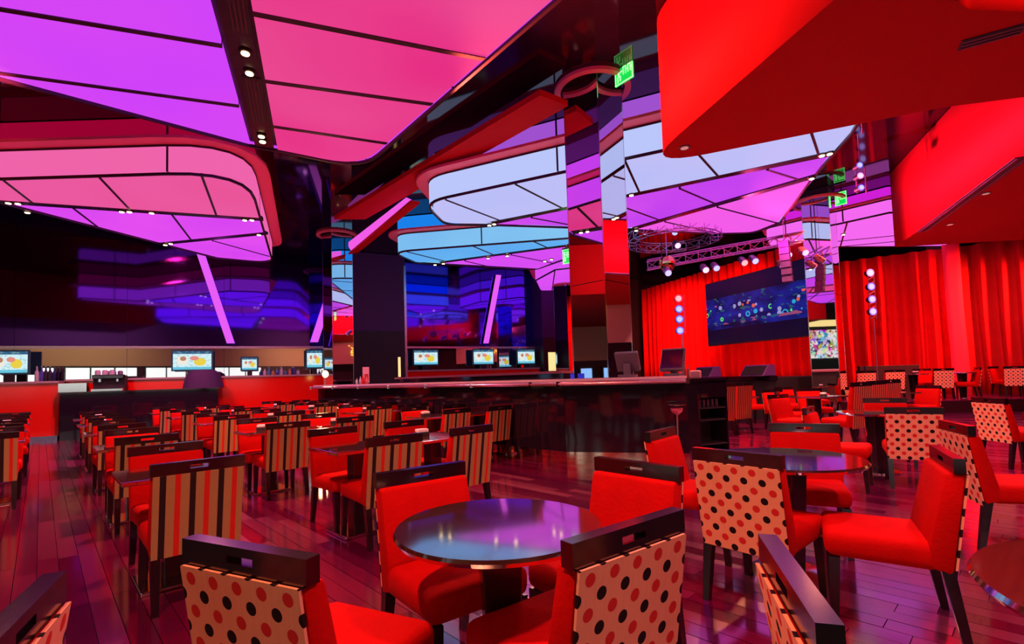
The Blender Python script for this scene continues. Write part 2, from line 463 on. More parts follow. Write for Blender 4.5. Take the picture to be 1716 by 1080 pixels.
slot_vent((1608, 76), (1716, 46), .16, 3, 'three-blade slot diffuser in the soffit at the top right corner')
slot_vent((1545, 388), (1716, 262), .20, 2, 'long slot diffuser in the soffit above the right curtain')
for i, (px, py, lb) in enumerate([(1147, 247, 'small recessed spot at the tip of the near red soffit nose'), (1592, 376, 'small recessed spot in the soffit beside the long slot diffuser'), (1652, 324, 'tiny recessed spot in the soffit right of the long slot diffuser')]):
    p = at(px, py, ZF); t = tag(empty('recessed_spot', (p.x, p.y, ZF)), lb, 'ceiling light', 'recessed spots in the red soffit')
    MB().lathe([(.07, -.012), (.075, -.006), (.075, 0)], 16).build('trim_ring', mat('vent_slat', (.16, .05, .10), .4), t)
    MB().lathe([(.05, -.014), (.05, -.011)], 16).build('lens', mat('dim_lens', (.5, .4, .4), .3, emis=(1, .5, .45), estr=.35), t)

# ================================================================ LIGHT CANOPIES
FRAME = mat('canopy_frame', (.035, .004, .02), .35)
FLRED = mat('canopy_flange_paint', (.92, .10, .16), .5)
DLENS = mat('downlight_lens', (1, .9, .7), .3, emis=(1, .74, .35), estr=9)
DTRIM = mat('downlight_trim', (.10, .07, .05), .3, .8)
def strip_on(poly, z0, z1, off, th, smax, name, mt, parent, gap=.035):
    """vertical panels that follow the outline, cut every smax metres"""
    pts = ccw(poly); pts = pts + [pts[0]]; run = [Vector(pts[0])]; acc = 0; runs = []
    for i in range(1, len(pts)):
        a, b = Vector(pts[i - 1]), Vector(pts[i]); L = (b - a).length
        if L < 1e-5: continue
        while acc + L > smax:
            t = (smax - acc) / L; c = a + (b - a) * t; run.append(c); runs.append(run); run = [c]
            a = c; L = (b - a).length; acc = 0
        run.append(b); acc += L
    if len(run) > 1: runs.append(run)
    for r in runs:
        if sum((r[i + 1] - r[i]).length for i in range(len(r) - 1)) < .12: continue
        d0 = (r[1] - r[0]).normalized(); r[0] = r[0] + d0 * min(gap / 2, (r[1] - r[0]).length * .4)
        d1 = (r[-1] - r[-2]).normalized(); r[-1] = r[-1] - d1 * min(gap / 2, (r[-1] - r[-2]).length * .4)
        nn = []
        for i in range(len(r)):
            e = (r[min(i + 1, len(r) - 1)] - r[max(i - 1, 0)]).normalized(); nn.append(Vector((e.y, -e.x)))
        inn = [r[i] + nn[i] * off for i in range(len(r))]; ou = [r[i] + nn[i] * (off + th) for i in range(len(r))]
        MB().prism([tuple(p) for p in inn] + [tuple(p) for p in ou[::-1]], z0, z1).build(name, mt, parent)
        e = r[0] - d0 * gap / 2
        MB().box(e.x + nn[0].x * (off + th / 2), e.y + nn[0].y * (off + th / 2), (z0 + z1) / 2, gap, th * 1.15, z1 - z0, math.atan2(d0.y, d0.x)).build('mullion', FRAME, parent)
def canopy(label, outline, zones, z0, z1, zc, band, upper, beams, lights, smax=2.6, flange=.26, rw=.02):
    t = tag(empty('light_canopy', (0, 0, 0)), label, 'light canopy', 'glowing ceiling canopies')
    MB().prism(offset(outline, -.05), z0 + .05, zc - .02).build('core', FRAME, t)
    # flange ring
    o1, o0 = offset(outline, flange), offset(outline, -.03); mb = MB(); n = len(o1)
    for i in range(n):
        j = (i + 1) % n
        mb.hexa([(*o0[i], z1), (*o1[i], z1), (*o1[j], z1), (*o0[j], z1), (*o0[i], z1 + .05), (*o1[i], z1 + .05), (*o1[j], z1 + .05), (*o0[j], z1 + .05)])
    mb.build('flange', FLRED, t)
    for za, zb, gro in ((z0 - .03, z0 + .012, .008), (z1 - .035, z1 - .001, .012)):
        o1, o0 = offset(outline, gro), offset(outline, -.032); mb = MB()
        for i in range(n):
            j = (i + 1) % n
            mb.hexa([(*o0[i], za), (*o1[i], za), (*o1[j], za), (*o0[j], za), (*o0[i], zb), (*o1[i], zb), (*o1[j], zb), (*o0[j], zb)])
        mb.build('edge_trim', FRAME, t)
    strip_on(outline, z0 + .03, z1 - .03, -.05, .05, smax, 'side_panel', band, t)
    strip_on(outline, z1 + .08, zc - .03, -.05, .05, smax, 'upper_panel', upper, t)
    for poly, mt, ribs in zones:
        cells = [ccw(poly)]
        for p, q in ribs: cells = split(cells, p, q, rw + .001)
        for p, q in ribs:
            P_, Q_ = Vector(p), Vector(q); d = (Q_ - P_).normalized(); nn = (-d.y, d.x)
            c = clip(clip(ccw(poly), P_, nn, -rw), P_, (-nn[0], -nn[1]), -rw)
            if len(c) > 2: MB().prism(c, z0 - .028, z0 + .045).build('rib', FRAME, t)
        for c in cells:
            MB().prism(c, z0 - .015, z0 + .04).build('film_panel', mt, t)
    for a, b, wd in beams:
        a, b = Vector(a), Vector(b); d = (b - a).normalized(); e = Vector((-d.y, d.x)) * wd / 2
        bm_ = MB().prism([tuple(a - e), tuple(b - e), tuple(b + e), tuple(a + e)], z0 - .02, z0 + .045).build('beam', mat('canopy_beam', (.03, .006, .015), .25), t)
    for i, p in enumerate(lights):
        MB().lathe([(.055, z0 - .045), (.065, z0 - .04), (.065, z0 - .01)], 14, (p[0], p[1], 0)).build('downlight_ring', DTRIM, t)
        MB().lathe([(.042, z0 - .055), (.042, z0 - .04)], 12, (p[0], p[1], 0)).build('downlight_lens', DLENS, t)
    return t
def pz(z, *pts): return [at2(x, y, z) for x, y in pts]
def rib(z, *q): return [(at2(a, b, z), at2(c, d, z)) for a, b, c, d in q]
Z0, Z1 = 5.0, 5.5
# A : overhead, violet and pink wings either side of a vented beam
aout = rounded([(-7.6, 4.05, .4), (-3.90, 7.42), (-3.52, 7.62), (-2.45, 8.32, .75), (1.75, 3.2, .5), (1.2, 2.0, .5), (-6.6, 2.0, .5)])
canopy('near overhead canopy with a violet wing and a hot pink wing', aout, [
    (rounded([(-7.5, 4.02, .4), (-3.88, 7.33), (-1.80, 2.06), (-6.5, 2.06, .5)]), glow('film_violet', (196, 60, 255), 1, (222, 72, 236)),
     rib(Z0, (0, 12, 378, 75), (0, 120, 404, 176))),
    (rounded([(-3.55, 7.53), (-2.48, 8.22, .75), (1.68, 3.2, .5), (1.15, 2.06, .5), (-1.42, 2.06)]), glow('film_pink', (234, 84, 152), 1, (228, 16, 124)),
     rib(Z0, (435, 22, 815, 97), (447, 134, 720, 172), (458, 210, 645, 238)))],
    Z0, Z1, ZC, glow('film_violet', (0, 0, 0)), glow('film_violet', (0, 0, 0)), [((-1.6, 2.05), (-3.70, 7.42), .26)],
    pz(Z0, (411, 83), (418, 117), (438, 224), (440, 233)), rw=.03)
# vent grilles on A's beam
for (a, b, lb) in [((392, -20), (404, 55), 'slotted air grille in the dark beam at the top edge'), ((421, 130), (434, 205), 'slotted air grille in the dark beam between the two sparkling spots')]:
    p, q = Vector(at2(*a, Z0 - .03)), Vector(at2(*b, Z0 - .03)); d = q - p; L = d.length; c = (p + q) / 2
    g = tag(empty('beam_grille', (c.x, c.y, Z0 - .022), math.atan2(d.y, d.x)), lb, 'air vent', 'grilles in the overhead beam')
    MB().box(0, 0, -.004, L, .20, .008).build('plate', mat('grille_plate', (.02, .006, .01), .4), g)
    for k in range(4): MB().box(0, -.06 + k * .04, -.014, L - .05, .014, .014).build('slat', mat('grille_slat', (.12, .02, .04), .35), g)
# B : left
bout = rounded([(-11.6, 8.3), (-4.42, 8.28, .95), (-7.1, 14.75, .55), (-8.35, 13.95, .3), (-9.8, 9.25), (-11.6, 8.68)])
canopy('left canopy with pink near film and violet far films', bout, [
    (rounded([(-11.5, 8.36), (-4.50, 8.34, .95), (-5.42, 10.66), (-9.72, 9.18), (-11.5, 8.62)]), glow('film_rose', (234, 92, 164), 1, (232, 78, 146)),
     rib(Z0, (5, 300, 50, 335), (168, 297, 215, 347), (337, 290, 362, 358))),
    ([(-9.62, 9.42), (-5.5, 10.86), (-5.82, 11.66), (-8.76, 12.26)], glow('film_orchid', (206, 60, 240), 1, (236, 84, 240)),
     rib(Z0, (122, 347, 165, 380), (290, 361, 318, 398))),
    (rounded([(-8.68, 12.5), (-5.98, 11.9), (-7.1, 14.6, .5), (-8.25, 13.85, .2)]), glow('film_orchid', (0, 0, 0)),
     rib(Z0, (355, 402, 445, 427)))],
    Z0, Z1, ZC, glow('film_rose_band', (240, 98, 165), 1, (236, 100, 176)), glow('film_crimson', (150, 0, 45)),
    [((-9.75, 9.3), (-5.42, 10.78), .16), ((-8.8, 12.38), (-5.85, 11.78), .16)],
    pz(Z0, (14, 337), (30, 338), (46, 353), (204, 352), (217, 352), (254, 354), (410, 366), (422, 366), (277, 408), (286, 406), (434, 391)), 2.9)
# C : centre
cout = rounded([(-1.75, 10.02, .8), (5.12, 6.78, .12), (5.45, 7.6), (5.9, 9.4), (6.8, 12.2, .2), (6.55, 13.05, .4), (5.5, 13.0), (3.17, 12.42), (-.25, 11.72), (-1.5, 11.55, .45)])
canopy('central canopy with pale blue near film and violet far films', cout, [
    (rounded([(-1.68, 10.08, .8), (5.05, 6.88), (5.38, 7.55), (5.5, 8.18), (2.55, 9.9), (-.45, 11.42), (-1.45, 11.45, .4)]), glow('film_ice', (178, 190, 248), 1, (196, 190, 244)),
     rib(Z0, (764, 340, 837, 368), (865, 308, 939, 346), (1062, 300, 1072, 322), (1175, 262, 1200, 290), (1362, 228, 1370, 252))),
    ([(-.25, 11.6), (2.65, 10.12), (5.58, 8.42), (5.8, 9.15), (3.05, 12.22)], glow('film_purple', (176, 52, 240), 1, (222, 84, 236)),
     rib(Z0, (892, 364, 962, 377), (1057, 350, 1125, 375), (1140, 315, 1210, 345), (1285, 283, 1340, 300))),
    (rounded([(3.3, 12.36), (5.95, 9.45), (6.7, 12.15), (6.48, 12.95, .3), (5.5, 12.92)]), glow('film_candy', (244, 92, 226), 1, (240, 90, 236)),
     rib(Z0, (1120, 372, 1206, 391), (1210, 348, 1300, 372)))],
    Z0, Z1, ZC, glow('film_ice_band', (186, 198, 250)), glow('film_lilac', (158, 80, 205)),
    [((-.35, 11.52), (5.56, 8.3), .17), ((3.17, 12.3), (5.88, 9.28), .17)],
    pz(Z0, (820, 375), (828, 373), (1058, 324), (1066, 384), (1377, 257), (1390, 254), (1360, 296)), 3.4)
# D : far centre
dout = rounded([(-3.35, 13.85, .55), (1.95, 12.95, .35), (2.1, 13.6), (1.95, 15.1), (.9, 16.75, .3), (-2.9, 15.28, .3)])
canopy('far canopy with turquoise near film and violet far film', dout, [
    (rounded([(-3.27, 13.88, .55), (1.88, 13.03, .3), (1.62, 13.62), (-2.2, 15.18), (-2.85, 15.18, .2)]), glow('film_turquoise', (104, 186, 240), 1, (84, 160, 240)),
     rib(Z0, (718, 430, 750, 438), (803, 416, 829, 427), (897, 405, 917, 414))),
    ([(-2.0, 15.42), (1.72, 13.9), (1.85, 15.0), (.95, 16.58)], glow('film_magenta', (226, 84, 246), 1, (206, 70, 240)),
     rib(Z0, (785, 438, 832, 449), (860, 427, 915, 438)))],
    Z0, Z1, ZC, glow('film_turquoise_band', (140, 205, 240), 1, (110, 178, 240)), glow('film_azure', (20, 128, 232)),
    [((-2.15, 15.3), (1.66, 13.75), .15)], pz(Z0, (729, 442), (743, 440), (818, 431), (850, 427), (913, 436), (924, 433), (951, 413)), 3.0)
# E : right, behind the far column
ZE = 5.3
eo = rounded([at2(1284, 402, ZE) + (.3,), at2(1490, 356, ZE), at2(1560, 352, ZE), at2(1590, 412, ZE), at2(1408, 413, ZE), at2(1290, 413, ZE) + (.1,)])
canopy('right canopy of pink film partly hidden by the red soffit', eo, [
    (offset(eo, -.05), glow('film_bubblegum', (244, 104, 240)), rib(ZE, (1340, 410, 1520, 392), (1340, 419, 1520, 402), (1420, 370, 1408, 413)))],
    ZE, 5.66, ZC, glow('film_bubblegum', (0, 0, 0)), glow('film_fuchsia', (208, 30, 214)), [], pz(ZE, (1413, 391)), 2.2, .12)
# D2 : little canopy tip right of the far canopy
e2 = rounded([at2(897, 470, Z0) + (.3,), at2(930, 452, Z0), at2(975, 447, Z0), at2(975, 486, Z0), at2(905, 487, Z0) + (.2,)])
canopy('small far violet canopy tip beside the rear mirrored column', e2, [
    (offset(e2, -.06), glow('film_magenta', (0, 0, 0)), rib(Z0, (930, 452, 925, 487)))], Z0, Z1, ZC, glow('film_magenta', (0, 0, 0)), glow('film_lilac', (0, 0, 0)), [], [], 2.5)

# red ceiling beams and light lines
def ceil_beam(name, pts, z, th, mt, label, cat):
    o = MB().prism(pts, z, z + th).build(name, mt); return tag(o, label, cat)
ceil_beam('ceiling_beam', pz(5.62, (560, 368), (612, 368), (952, 178), (905, 160)), 5.62, .1, REDPT, 'long red plank beam rising towards the near column', 'beam')
t = tag(empty('light_trough', (0, 0, 0)), 'short red trough with a pink light line beside the central canopy', 'light trough')
MB().prism(pz(5.3, (584, 427), (600, 424), (703, 342), (688, 340)), 5.3, 5.36).build('tray', REDPT, t)
MB().prism(pz(5.36, (584, 414), (588, 421), (690, 345), (681, 341)), 5.37, 5.5).build('light_line', glow('film_candy', (0, 0, 0)), t)

# slanted light struts on the back wall
def strut(p, q, r, label):
    t = tag(empty('light_strut', (p.x, p.y, p.z)), label, 'light strut', 'slanted light struts')
    d = (q - p); a = Vector((WD.x, WD.y, 0)); n = Vector((WN.x, WN.y, 0)) * .06
    def bar(w_, n0, n1, mt, nm):
        e = a * w_; b0, b1 = Vector((0, 0, 0)), d
        MB().hexa([b0 - e + n * n0, b0 + e + n * n0, b0 + e + n * n1, b0 - e + n * n1, b1 - e + n * n0, b1 + e + n * n0, b1 + e + n * n1, b1 - e + n * n1]).build(nm, mt, t)
    bar(r, 1, 2, glow('film_neon', (232, 92, 246)), 'diffuser'); bar(r * .9, -.5, 1, BLACK, 'housing')
for b_, t_, r, lb in [((387, 576), (336, 424), .115, 'wide pink light strut leaning under the left canopy'), ((526, 574), (560, 470), .13, 'pink light strut behind the rear left mirrored column'), ((813, 576), (834, 462), .11, 'pink light strut in front of the centre back wall')]:
    s0 = ws(*b_, .12); q0 = wpt(s0, .12); zb = atY(*b_, q0[1]).z
    s1 = ws(*t_, .12); q1 = wpt(s1, .12); zt = atY(*t_, q1[1]).z
    strut(Vector((q0[0], q0[1], zb)), Vector((q1[0], q1[1], zt)), r, lb)

# ================================================================ MIRRORED COLUMNS
VANG = math.atan2(V.y, V.x)
def column(c, side, ring, ztop, zbot, label, zsplit, dark_top=False):
    t = tag(empty('mirrored_column', (c[0], c[1], zbot), VANG), label, 'column', 'mirror clad square columns')
    h = side / 2; hh = ztop - zbot
    MB().box(0, 0, hh / 2, side - .02, side - .02, hh).build('core', BLACK, t)
    for k in range(4):
        a = k * math.pi / 2
        for z0_, z1_ in ((0.002, zsplit - zbot), (zsplit - zbot + .012, hh)):
            MB().box(math.cos(a) * h, math.sin(a) * h, (z0_ + z1_) / 2, .012, side - .006, z1_ - z0_, a).build('mirror_panel', MIRROR, t)
        MB().box(math.cos(a + math.pi / 4) * h * 1.414, math.sin(a + math.pi / 4) * h * 1.414, hh / 2, .016, .016, hh, a).build('edge_trim', CHROME, t)
    prof = [(ring * .84, hh - .06), (ring, hh - .06), (ring, hh - .005), (ring * .84, hh - .005), (ring * .84, hh - .06)]
    mb = MB(); mb.lathe(prof, 40); mb.f = mb.f[:-2]
    mb.build('collar_ring', mat('collar_pink', (.75, .15, .15), .5), t, True)
    return t
column((1.44, 7.86), .66, .62, ZC, 0, 'large near mirrored column rising behind the bar', 2.75)
column((-5.40, 15.4), .66, .62, ZC, 0, 'rear left mirrored column at the end of the bar', 3.35)
c3 = atY(1381, 500, 12.9)
column((c3.x, c3.y), .62, .62, 5.75, 0, 'right mirrored column in front of the stage curtain', 3.2)
MB_ = MB().box(c3.x, c3.y, 5.87, .64, .64, .24, VANG).build('column_cap', BLACK); tag(MB_, 'black cap above the right mirrored column', 'column cap')
c4 = atY(948, 500, 19.2)
column((c4.x, c4.y), .66, .5, 4.9, 0, 'slim far mirrored column between centre wall and stage', 3.0)

# dark piers on the back wall
def pier(px0, px1, n, zsplit, lb):
    s0, s1 = ws(px0, 520, n), ws(px1, 520, n)
    c = wpt((s0 + s1) / 2, 0)
    t = tag(empty('wall_pier', (0, 0, 0)), lb, 'pier', 'matte piers on the back wall')
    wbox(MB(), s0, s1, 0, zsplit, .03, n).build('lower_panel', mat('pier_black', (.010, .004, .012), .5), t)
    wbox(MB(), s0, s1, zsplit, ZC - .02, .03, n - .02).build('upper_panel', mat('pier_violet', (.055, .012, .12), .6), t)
    wbox(MB(), s1 - .06, s1 + .02, 1.3, ZC - .4, n - .02, n + .03).build('edge_trim', mat('pink_lit_steel', (.8, .65, .75), .25, .8), t)
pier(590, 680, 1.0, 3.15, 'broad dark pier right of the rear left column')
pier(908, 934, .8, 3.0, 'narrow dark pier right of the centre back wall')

# ================================================================ EXIT SIGNS
def exit_sign(p, ang, w_, h_, label):
    t = tag(empty('exit_sign', p, ang), label, 'exit sign', 'green exit signs')
    G = mat('exit_green', (.0, .3, .05), .3, emis=(.0, .55, .06), estr=1.3); G2 = mat('exit_green_light', (.5, 1, .5), .3, emis=(.25, 1, .3), estr=1.6)
    MB().box(0, 0, 0, w_, .02, h_).build('panel', G, t)
    MB().box(0, 0, h_ / 2 + .02, w_ * 1.02, .05, .04).build('housing', mat('exit_housing', (.05, .25, .06), .4), t)
    fr = MB()
    for zz in (-h_ / 2 + .01, h_ / 2 - .01): fr.box(0, -.012, zz, w_, .01, .014)
    for xx in (-w_ / 2 + .01, w_ / 2 - .01): fr.box(xx, -.012, 0, .014, .01, h_)
    fr.build('lit_edge', G2, t)
    man = MB(); s = h_
    man.box(-w_ * .28, -.013, s * .28, s * .12, .008, s * .12).box(-w_ * .28, -.013, s * .06, s * .10, .008, s * .30).box(-w_ * .34, -.013, -s * .22, s * .07, .008, s * .30).box(-w_ * .20, -.013, -s * .20, s * .07, .008, s * .26).box(-w_ * .16, -.013, s * .12, s * .2, .008, s * .06)
    man.build('running_figure', G2, t)
    tx = MB()
    for k in range(4):
        x0 = w_ * (-.02 + .13 * k); tx.box(x0, -.013, s * .12, s * .05, .008, s * .42).box(x0 + w_ * .035, -.013, s * (.12 if k % 2 else .30), s * .14, .008, s * .06)
    tx.build('glyphs', G2, t)
p = atY(1046, 122, 7.3); exit_sign(p, -.9, .34, .30, 'bright green exit sign hanging beside the top of the near column')
p = atY(1409, 333, 12.6); exit_sign(p, -.9, .26, .34, 'green exit sign hanging beside the top of the right column')
p = atY(951, 430, 12.2); exit_sign(p, -.6, .26, .36, 'small far green exit sign left of the near column')

# ================================================================ BAR
ZB = 1.28
K = [Vector((-5.57, 14.1)), Vector((.38, 7.74)), Vector((.74, 7.40)), Vector((2.42, 6.92))]
def offs_line(pts, d):
    out = []
    for i, p in enumerate(pts):
        e0 = (pts[i] - pts[i - 1]).normalized() if i else (pts[1] - pts[0]).normalized()
        e1 = (pts[i + 1] - pts[i]).normalized() if i < len(pts) - 1 else e0
        n0, n1 = Vector((-e0.y, e0.x)), Vector((-e1.y, e1.x)); b = (n0 + n1).normalized(); out.append(p + b * (d / max(.4, b.dot(n0))))
    return out
bar = tag(empty('bar_counter', (.5, 7.9, 0)), 'long black gloss bar wrapping the near mirrored column', 'bar')
def rel(pts): return [(p[0] - .5, p[1] - 7.9) for p in pts]
for i in range(3):
    a, b = K[i], K[i + 1]; L = (b - a).length; n = max(1, round(L / 1.45)); o_ = [offs_line(K, d) for d in (.03, .09)]
    for k in range(n):
        q = [o_[0][i].lerp(o_[0][i + 1], k / n), o_[0][i].lerp(o_[0][i + 1], (k + 1) / n), o_[1][i].lerp(o_[1][i + 1], (k + 1) / n), o_[1][i].lerp(o_[1][i + 1], k / n)]
        d = (b - a).normalized() * .004; q[0] += d; q[3] += d; q[1] -= d; q[2] -= d
        MB().prism(rel(q), .20, ZB - .10).build('front_panel', BLACKG, bar)
body = offs_line(K, .10); inner = offs_line(K, .50)
MB().prism(rel(body + inner[::-1]), .20, ZB - .10).build('carcass', BLACK, bar)
kick = offs_line(K, .06)
MB().prism(rel(kick + offs_line(K, .46)[::-1]), 0.0, .20).build('mirror_kick_plate', mat('brass_mirror', (.85, .6, .45), .06, 1), bar)
top0, top1 = offs_line(K, -.10), offs_line(K, .56)
MB().prism(rel(top0 + top1[::-1]), ZB - .10, ZB - .035).build('top_edge', mat('bar_edge_rose', (.30, .10, .16), .2, .2), bar)
MB().prism(rel(top0 + top1[::-1]), ZB - .033, ZB).build('countertop', mat('pale_pink_stone', (.55, .42, .50), .12, spec=.6), bar)
rl = offs_line(K, -.16); mb = MB()
for i in range(3): mb.tube((*rel([rl[i]])[0], ZB - .07), (*rel([rl[i + 1]])[0], ZB - .07), .028, 10)
mb.build('arm_rail', mat('rose_rail', (.8, .45, .5), .2, .9), bar, True)
for i in range(3):
    n = max(1, round((rl[i + 1] - rl[i]).length / 1.4))
    for k in range(n + 1):
        p = rel([rl[i].lerp(rl[i + 1], k / n)])[0]; MB().box(p[0], p[1], ZB - .07, .05, .05, .075).build('rail_bracket', CHROME, bar)
# inner raised counter
ic = tag(empty('inner_counter', (0, 0, 0)), 'raised black work counter behind the front bar', 'counter')
Q = [Vector((-3.35, 14.2)), Vector((1.02, 10.0))]; q2 = offs_line(Q, .5)
MB().prism([tuple(p) for p in Q + q2[::-1]], 0, 1.38).build('body', BLACKG, ic)
q3 = offs_line(Q, -.05); q4 = offs_line(Q, .55)
MB().prism([tuple(p) for p in q3 + q4[::-1]], 1.385, 1.435).build('counter_slab', mat('bar_edge_rose', (.30, .10, .16), .2, .2), ic)
# black service cabinet at the right end
sc = atY(1180, 690, 8.55); cabt = tag(empty('service_cabinet', (sc.x, sc.y, 0), R(20)), 'black service cabinet with open shelves at the right end of the bar', 'cabinet')
MB().box(0, .2, .6, .62, .04, 1.2).build('back', BLACK, cabt)
for sx in (-.29, .29): MB().box(sx, 0, .6, .03, .44, 1.2).build('side_panel', BLACKG, cabt)
MB().box(0, 0, 1.19, .66, .48, .05).build('top', BLACKG, cabt)
MB().box(0, -.2, 1.02, .55, .03, .25).build('upper_fascia', BLACKG, cabt)
for z_ in (.12, .52, .72): MB().box(0, 0, z_, .55, .42, .025).build('shelf', BLACK, cabt)
for k in range(5):
    o = MB().lathe([(.022, 0), (.03, .02), (.026, .09), (.032, .13)], 12).build('shelf_glass', mat('smoked_glass', (.10, .06, .09), .08, .2), None, True)
    q = cabt.location; c_, s_ = math.cos(R(20)), math.sin(R(20)); x = -.2 + k * .09; yy = -.12
    o.location = (q.x + x * c_ - yy * s_, q.y + x * s_ + yy * c_, .733)
    tag(o, ['leftmost', 'second from left', 'middle', 'fourth from left', 'rightmost'][k] + ' tumbler on the shelf of the black service cabinet', 'glass', 'tumblers in the service cabinet')
# ashtray stand
p = at(1139, 792, 0); t = tag(empty('ashtray_stand', p), 'slim chrome ashtray stand in front of the bar end', 'ashtray stand')
MB().lathe([(.13, 0), (.13, .012), (.03, .03)], 24).build('base', CHROME, t, True)
MB().tube((0, 0, .02), (0, 0, .78), .013, 12).build('pole', CHROME, t, True)
MB().lathe([(.02, .76), (.07, .80), (.085, .85), (.08, .855), (.065, .82)], 24).build('bowl', mat('ruby_glass', (.6, .12, .2), .1, .5), t, True)
MB().lathe([(.055, .885), (.115, .89), (.115, .90), (.05, .905)], 24).build('top_dish', CHROME, t, True)

# POS terminals
def pos(p, ang, tilt, w_, h_, label, back):
    t = tag(empty('till_terminal', p, ang), label, 'till')
    MB().box(0, .02, .02, w_ * .7, .22, .04).build('foot', GREYP, t, bevel=.008)
    MB().box(0, .05, .11, .10, .06, .18).build('neck', GREYP, t, bevel=.008)
    a = R(tilt); ce, se = math.cos(a), math.sin(a)
    def plate(y0, y1, ww, hh, mt, nm):
        pts = []
        for zz in (-hh / 2, hh / 2):
            for xx, yy in ((-ww / 2, y0), (ww / 2, y0), (ww / 2, y1), (-ww / 2, y1)):
                pts.append((xx, yy * ce - zz * -se, .24 + zz * ce - yy * se))
        MB().hexa(pts).build(nm, mt, t, bevel=.008 if nm == 'housing' else 0)
    plate(-.02, .05, w_, h_, GREYP, 'housing'); plate(-.026, -.021, w_ * .88, h_ * .82, mat('dark_screen', (.03, .005, .02), .1), 'screen')
    return t
p = atY(1128, 628, 7.25); pos(Vector((p.x, p.y, ZB)), R(-35), 28, .34, .36, 'large black till with tilted screen on the right end of the bar', 0)
p = atY(1053, 628, 7.28); pos(Vector((p.x, p.y, ZB)), R(150), 28, .34, .30, 'till terminal seen from behind on the bar right of the near column', 1)
p = atY(1052, 628, 8.2)
def small(name, mb_, mt, loc, label, cat, group=None, smooth=True, rz=0):
    o = mb_.build(name, mt, None, smooth); o.location = loc; o.rotation_euler = (0, 0, rz); return tag(o, label, cat, group)
# receipt printer and bottles near the big till
p = atY(1166, 634, 8.45); t = tag(empty('receipt_printer', (p.x, p.y, 1.216), R(-30)), 'rounded pinkish receipt printer right of the large till', 'printer')
MB().box(0, 0, .07, .16, .22, .14).build('case', mat('pink_grey_plastic', (.55, .30, .32), .4), t, bevel=.03, seg=3)
MB().box(0, -.03, .143, .11, .04, .006).build('paper_slot', BLACK, t)
def bottle(loc, col, label, group, h=.28, r=.035):
    t = tag(empty('bottle', loc), label, 'bottle', group)
    G_ = mat('bottle_%d_%d_%d' % tuple(int(c * 100) for c in col), col, .08, .1, spec=.7)
    MB().lathe([(r * .9, 0), (r, .01), (r, h * .58), (r * .38, h * .76), (r * .36, h * .93)], 12).build('glass_body', G_, t, True)
    MB().lathe([(r * .42, h * .93), (r * .42, h)], 10).build('cap', CHROME, t)
    return t
for k, px in enumerate((1143, 1148, 1153)):
    p = atY(px, 620, 9.35); bottle((p.x, 9.35, 1.2), (.35, .12, .12), ['left', 'middle', 'right'][k] + ' one of three slim bottles behind the large till', 'bottles behind the large till', .30, .022)
small('bottle_stand', MB().box(0, 0, .6, .5, .3, 1.2), BLACK, (atY(1148, 620, 9.35).x, 9.35, 0), 'low black stand behind the service cabinet', 'stand', None, False)
p = atY(972, 630, 7.75); small('card_reader', MB().box(0, 0, .04, .05, .10, .08), mat('blue_lit_plastic', (.02, .02, .5), .3, emis=(.02, .03, .6), estr=.6), (p.x - .12, p.y, ZB), 'small blue lit card reader left of the near column', 'card reader', None, False)

# ================================================================ BACK BAR (red counters in front of the wall)
def red_counter(px0, px1, n, py_top, zt, label, base=None):
    s0, s1 = ws(px0, 620, n), ws(px1, 620, n)
    if base is not None: s0 = base
    t = tag(empty('back_bar_counter', (0, 0, 0)), label, 'counter', 'red back bar counters')
    wbox(MB(), s0, s1, .12, zt - .06, .03, n).build('red_front', REDGL, t)
    wbox(MB(), s0, s1, zt - .055, zt, .03, n + .06).build('counter_slab', mat('rose_stone', (.42, .28, .30), .15, spec=.6), t)
    wbox(MB(), s0 + .05, s1 - .05, 0, .118, .05, n - .08).build('plinth', mat('lilac_steel', (.4, .3, .5), .2, .9), t)
    return t, s0, s1
t, sA0, sA1 = red_counter(-40, 100, 1.15, 633, 1.62, 'tall red counter block at the far left edge')
t, sB0, sB1 = red_counter(101, 545, .75, 630, 1.66, 'long red back bar counter under the left smoked glass wall', sA1 + .02)
t, sC0, sC1 = red_counter(682, 904, .9, 622, 1.72, 'red back bar counter under the centre smoked glass wall')
# black counter in front on the left
s0, s1 = ws(101, 650, 1.5), ws(366, 650, 1.5)
t = tag(empty('service_counter', (0, 0, 0)), 'black service counter in front of the left red back bar', 'counter')
wbox(MB(), s0, s1, 0, 1.26, .95, 1.5).build('front', BLACKG, t); wbox(MB(), s0 - .02, s1 + .02, 1.262, 1.30, .93, 1.55).build('top', BLACKG, t)

